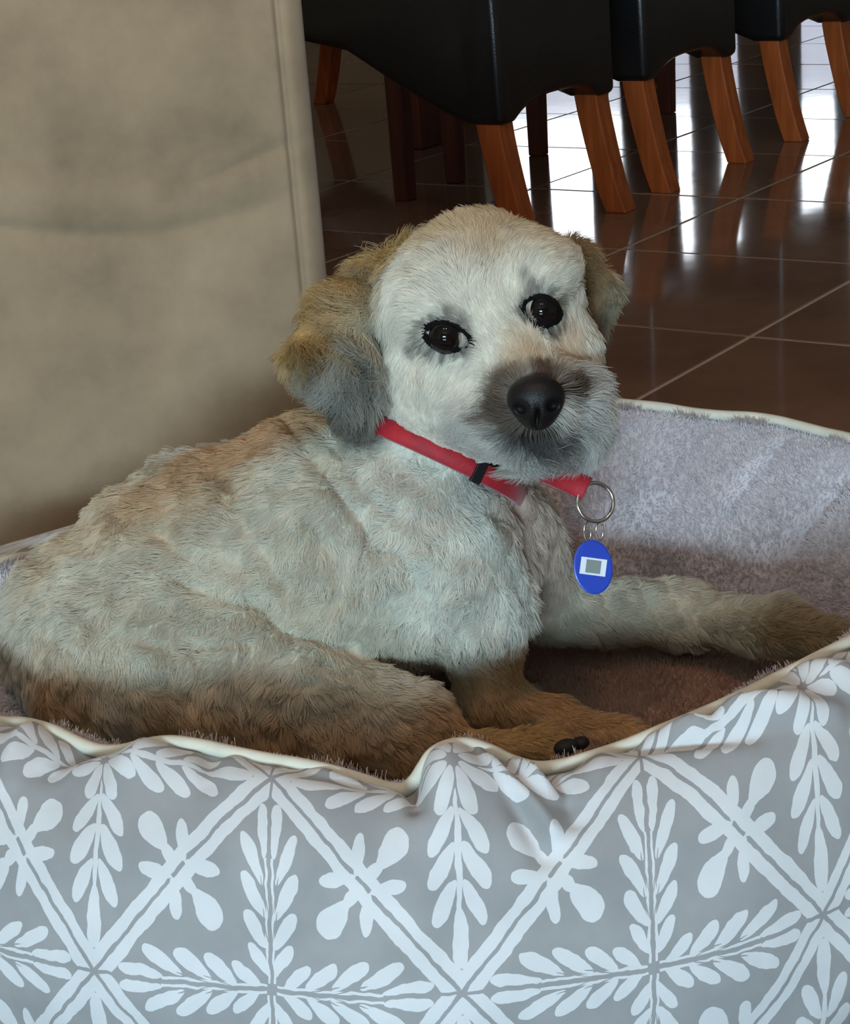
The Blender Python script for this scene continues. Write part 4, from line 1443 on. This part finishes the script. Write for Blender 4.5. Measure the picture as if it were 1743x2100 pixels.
# body colour under the fur follows the same landmarks
cv_ = blend(dv_, [(l[0], l[1], l[2], l[3]) for l in L_col], cols) * 0.82
ca = body.data.color_attributes.new('coat_color', 'FLOAT_COLOR', 'POINT')
ca.data.foreach_set('color', np.c_[cv_, np.ones(len(cv_))].astype(np.float32).ravel())
nt = M['skin'].node_tree
ac = nt.nodes.new('ShaderNodeAttribute'); ac.attribute_name = 'coat_color'
nt.links.new(ac.outputs['Color'], nt.nodes['Principled BSDF'].inputs['Base Color'])

# ---- eyes
M['eye'] = None
m, nt, b = new_mat('dog_eye')
vc = nt.nodes.new('ShaderNodeAttribute'); vc.attribute_name = 'eye_color'
nt.links.new(vc.outputs['Color'], b.inputs['Base Color'])
setp(b, rough=0.04, spec=0.28)
M['eye'] = m
M['lid'] = plain('dark_eyelid', lin(15, 12, 12), 0.85, spec=0.1)
for i, (e, r) in enumerate(EYES):
    c = eye_pts[i] + fwd_v * (r * 0.30)
    gaze = -fwd_v + np.array([-0.26, 0, 0.10]) if i == 0 else -fwd_v + np.array([-0.10, 0, 0.10])
    gaze = gaze / np.linalg.norm(gaze)
    g = Geo(); vs = []; nu, nv = 32, 24
    e1 = np.cross(gaze, [0, 0, 1.0]); e1 /= np.linalg.norm(e1); e2 = np.cross(e1, gaze)
    cl = []
    for a in range(nv + 1):
        th = math.pi * a / nv
        bulge = 1 + 0.07 * math.exp(-(th / 0.55) ** 2)
        col_ = (0.004, 0.003, 0.003) if th < 0.45 else (0.006, 0.004, 0.003) if th < 0.95 else (0.008, 0.005, 0.005) if th < 0.98 else (0.36, 0.30, 0.27)
        for k in range(nu):
            ph_ = 2 * math.pi * k / nu
            vs.append(c - DOG_BASE + r * bulge * (math.cos(th) * gaze + math.sin(th) * (math.cos(ph_) * e1 + math.sin(ph_) * e2)))
            dv3 = math.cos(th) * gaze + math.sin(th) * (math.cos(ph_) * e1 + math.sin(ph_) * e2)
            inner = i == 0 and dv3 @ right_v > 0.66 and dv3 @ up_v < 0.12
            cl.append((col_ if (th < 0.98 or inner) else (0.006, 0.004, 0.004)) + (1,))
    fs = [(a * nu + k, a * nu + (k + 1) % nu, (a + 1) * nu + (k + 1) % nu, (a + 1) * nu + k) for a in range(nv) for k in range(nu)]
    g.add(vs, fs)
    eo = g.build('eye', M['eye'], dog)
    ca = eo.data.color_attributes.new('eye_color', 'FLOAT_COLOR', 'POINT')
    ca.data.foreach_set('color', np.array(cl, np.float32).ravel())
    # dark almond-shaped eyelid: from the eyeball out to the face
    ang = math.radians(-10 if i == 0 else -18)
    w_, h_ = (0.0146, 0.0084) if i == 0 else (0.0116, 0.0090)
    g = Geo(); NA = 48; rings = []
    for sc_l in (0.94, 1.10, 1.38, 1.75):
        row = []
        for a in np.linspace(0, 2 * math.pi, NA + 1)[:-1]:
            x, y = sc_l * w_ * math.cos(a), sc_l * h_ * math.sin(a) * (1 - 0.22 * abs(math.cos(a)) ** 2)
            if i == 0: y -= 0.0020 * max(0, math.cos(a))
            X_, Y_ = x * math.cos(ang) - y * math.sin(ang), x * math.sin(ang) + y * math.cos(ang)
            q = c + right_v * X_ + up_v * Y_
            ball = q - fwd_v * math.sqrt(max((r * 1.03) ** 2 - X_ * X_ - Y_ * Y_, 1e-8))
            if sc_l < 1.0: row.append(ball + fwd_v * 0.0006)
            else:
                px_, py_ = proj(q)
                fp = hit(px_, py_)
                near_ = min((ball - fp) @ fwd_v, 0.0) if sc_l < 1.2 else 0.0
                row.append(fp + fwd_v * (near_ - (0.0016 if sc_l < 1.2 else 0.0008 if sc_l < 1.5 else -0.0015)))
        rings.append(row)
    vs = [p_ - DOG_BASE for row in rings for p_ in row]
    fs = [(k * NA + m_, k * NA + (m_ + 1) % NA, (k + 1) * NA + (m_ + 1) % NA, (k + 1) * NA + m_) for k in range(len(rings) - 1) for m_ in range(NA)]
    g.add(vs, fs).build('eyelid', M['lid'], dog)

# ---- nose
nf = Field()
nf.ell((1099, 815, 1.247), 60, 46, 0.0175, -4, 0.006, fur=0)
nf.ell((1102, 848, 1.250), 34, 34, 0.0150, 0, 0.012, fur=0)
nf.ell((1066, 838, 1.2325), 15, 11, 0.010, 25, 0.004, fur=0, sign=-1)
nf.ell((1136, 832, 1.2325), 15, 11, 0.010, -25, 0.004, fur=0, sign=-1)
nf.ell((1102, 866, 1.2325), 3, 30, 0.007, 0, 0.004, fur=0, sign=-1)
nv_, nfc = surface_nets(nf, NOSE_C - 0.033, NOSE_C + 0.033, 0.0011)
m, nt, b = new_mat('dog_nose')
setp(b, color=lin(14, 11, 11), rough=0.5, spec=0.35)
vo = nt.nodes.new('ShaderNodeTexVoronoi'); vo.inputs['Scale'].default_value = 900
tc = nt.nodes.new('ShaderNodeTexCoord'); nt.links.new(tc.outputs['Object'], vo.inputs['Vector'])
bump(nt, b, vo.outputs['Distance'], 0.4, 0.0005)
M['nose'] = m
mesh_obj('nose', nv_ - DOG_BASE, nfc, M['nose'], dog)
# black paw pads
M['pad'] = plain('dark_paw_pad', lin(24, 20, 18), 0.7)
for q in ((1160, 1532, 1.238, 26, 17), (1190, 1524, 1.246, 20, 14)):
    c = dat(*q[:3]); s_ = ppm(c)
    pf = Field(); pf.ell(q[:3], q[3], q[4], 0.008, -15, 0.003, fur=0)
    pv, pfc = surface_nets(pf, c - 0.016, c + 0.016, 0.0016)
    mesh_obj('paw_pad', pv - DOG_BASE, pfc, M['pad'], dog)

# ------------------------------------------------------------------ collar with ring, and the blue tag
M['red'] = mottled('red_nylon_webbing', lin(150, 12, 26), lin(182, 20, 36), 60, 0.65, bump_s=0.6, bump_d=0.0005, bump_scale=700, sheen=0.2)
M['chrome'] = plain('chrome_ring', lin(205, 205, 205), 0.16, metal=1.0)
M['blackplastic'] = plain('black_plastic', lin(16, 15, 16), 0.4)
collar_base = ring_pts.mean(0)
collar = tag(empty('dog_collar', tuple(collar_base)), 'red woven collar with black slider and chrome ring around the dog\'s neck', 'collar')


def strap(pts_, nrm, ax, width, thick, closed):
    g = Geo(); m_ = len(pts_); vs = []
    for p_, n_, a_ in zip(pts_, nrm, ax):
        for (w, t) in ((-.5, -.5), (-.42, .5), (0, .62), (.42, .5), (.5, -.5)):
            vs.append(p_ + a_ * (w * width) + n_ * (t * thick))
    fs = []
    for i in range(m_ if closed else m_ - 1):
        j = (i + 1) % m_
        for k in range(5):
            l = (k + 1) % 5
            fs.append((i * 5 + k, i * 5 + l, j * 5 + l, j * 5 + k))
    if not closed:
        fs += [(4, 3, 2, 1, 0), tuple((m_ - 1) * 5 + k for k in range(5))]
    return g.add(vs, fs)


strap(ring_pts - collar_base, ring_n, [axis] * len(ring_pts), 0.0155, 0.0022, True).build('strap', M['red'], collar)
# slider, found where the strap is seen below the chin
vis = [i for i in range(len(ring_pts)) if ring_n[i] @ fwd_v < 0]
ks = min(vis, key=lambda i: abs(proj(ring_pts[i])[0] - 978))
tn = ring_pts[(ks + 1) % 96] - ring_pts[ks - 1]; tn /= np.linalg.norm(tn)
g = Geo(); vs = []
for st in (-1, 1):
    for sw_ in (-1, 1):
        for so in (-1, 1):
            vs.append(ring_pts[ks] - collar_base + tn * st * 0.0042 + axis * sw_ * 0.0098 + ring_n[ks] * (0.0006 + so * 0.0026))
g.add(vs, [(0, 1, 3, 2), (4, 6, 7, 5), (0, 4, 5, 1), (2, 3, 7, 6), (0, 2, 6, 4), (1, 5, 7, 3)]).build('slider', M['blackplastic'], collar, smooth=False, bevel=0.0008)
# loose strap end on the far side of the chest that holds the ring
tab_px = [(1118, 965, 1.318), (1150, 978, 1.304), (1180, 992, 1.296), (1203, 1003, 1.292)]
tp = catmull([dat(*q) for q in tab_px], 6)
td = np.gradient(tp, axis=0); td /= np.linalg.norm(td, axis=1)[:, None]
nrm_t = np.tile(-fwd_v + np.array([0.15, 0, 0.0]), (len(tp), 1)); nrm_t -= td * (nrm_t * td).sum(1)[:, None]; nrm_t /= np.linalg.norm(nrm_t, axis=1)[:, None]
strap(tp - collar_base, nrm_t, np.cross(td, nrm_t), 0.0190, 0.0034, False).build('strap_end', M['red'], collar)
rc = dat(1221, 1030, 1.292)
rN = -fwd_v * 0.92 + np.array([0.30, 0, 0.05]); rN /= np.linalg.norm(rN)
r1_ = np.cross(rN, [0, 0, 1.0]); r1_ /= np.linalg.norm(r1_); r2_ = np.cross(rN, r1_)
RR = 0.0142
Geo().tube([rc - collar_base + RR * (math.cos(a) * r1_ + math.sin(a) * r2_) for a in np.linspace(0, 2 * math.pi, 49)[:-1]], 0.0015, 10, closed=True).build('ring', M['chrome'], collar)

tb0 = dat(1217, 1110, 1.292)
tagr = tag(empty('id_tag', tuple(tb0)), 'blue oval identity tag with small white label hanging from the collar ring', 'tag')
# small split ring
sc_ = dat(1217, 1090, 1.292)
s1 = np.array([1.0, 0, 0]); s2 = np.array([0, 0.25, 1.0]); s2 /= np.linalg.norm(s2)
for dxx in (-1, 1):
    lp = [sc_ + right_v * (dxx * 0.0044 + 0.0024 * math.cos(a)) + up_v * 0.0066 * math.sin(a) - fwd_v * 0.0022 * math.cos(a) for a in np.linspace(0, 2 * math.pi, 25)[:-1]]
    Geo().tube(np.array(lp) - tb0, 0.0007, 8, closed=True).build('link', M['chrome'], tagr)
M['bluetag'] = plain('blue_enamel', lin(24, 62, 176), 0.35, coat=0.3)
M['whitelabel'] = plain('white_label', lin(226, 230, 234), 0.5)
M['greylabel'] = plain('grey_label', lin(128, 134, 128), 0.6)
dc = dat(1216, 1163, 1.290)
dn = -fwd_v + np.array([0.12, 0, 0.0]); dn /= np.linalg.norm(dn)
dr = np.cross(np.array([0.0, 0.0, 1.0]), dn); dr /= np.linalg.norm(dr); du = np.cross(dn, dr)
A_, B_ = 40.5 / ppm(dc), 56 / ppm(dc)
vs, fs, nn_ = [], [], 48
for (sc2, h_) in ((0.93, -0.0010), (1.0, -0.0006), (1.0, 0.0006), (0.93, 0.0010)):
    for k in range(nn_):
        a = 2 * math.pi * k / nn_
        vs.append(dc - tb0 + dr * A_ * sc2 * math.cos(a) + du * B_ * sc2 * math.sin(a) + dn * h_)
for i in range(3):
    for k in range(nn_):
        l = (k + 1) % nn_
        fs.append((i * nn_ + k, i * nn_ + l, (i + 1) * nn_ + l, (i + 1) * nn_ + k))
fs += [tuple(range(nn_ - 1, -1, -1)), tuple(3 * nn_ + k for k in range(nn_))]
Geo().add(vs, fs).build('disc', M['bluetag'], tagr, smooth=False)


def label(name, cx, cy, w, h, lift_, mat, rot_=-0.25):
    c = dc - tb0 + dr * cx + du * cy
    cr_, sr_ = math.cos(rot_), math.sin(rot_)
    ex, ey = dr * cr_ + du * sr_, -dr * sr_ + du * cr_
    vs = [c + ex * (sx * w / 2) + ey * (sy * h / 2) + dn * lz for lz in (lift_ - 0.0004, lift_) for sx, sy in ((-1, -1), (1, -1), (1, 1), (-1, 1))]
    Geo().add(vs, [(3, 2, 1, 0), (4, 5, 6, 7), (0, 1, 5, 4), (1, 2, 6, 5), (2, 3, 7, 6), (3, 0, 4, 7)]).build(name, mat, tagr, smooth=False)


pm = ppm(dc)
label('label_plate', 0, 1 / pm, 54 / pm, 35 / pm, 0.0014, M['whitelabel'])
label('label_patch', 0, 1 / pm, 31 / pm, 27 / pm, 0.0017, M['greylabel'])
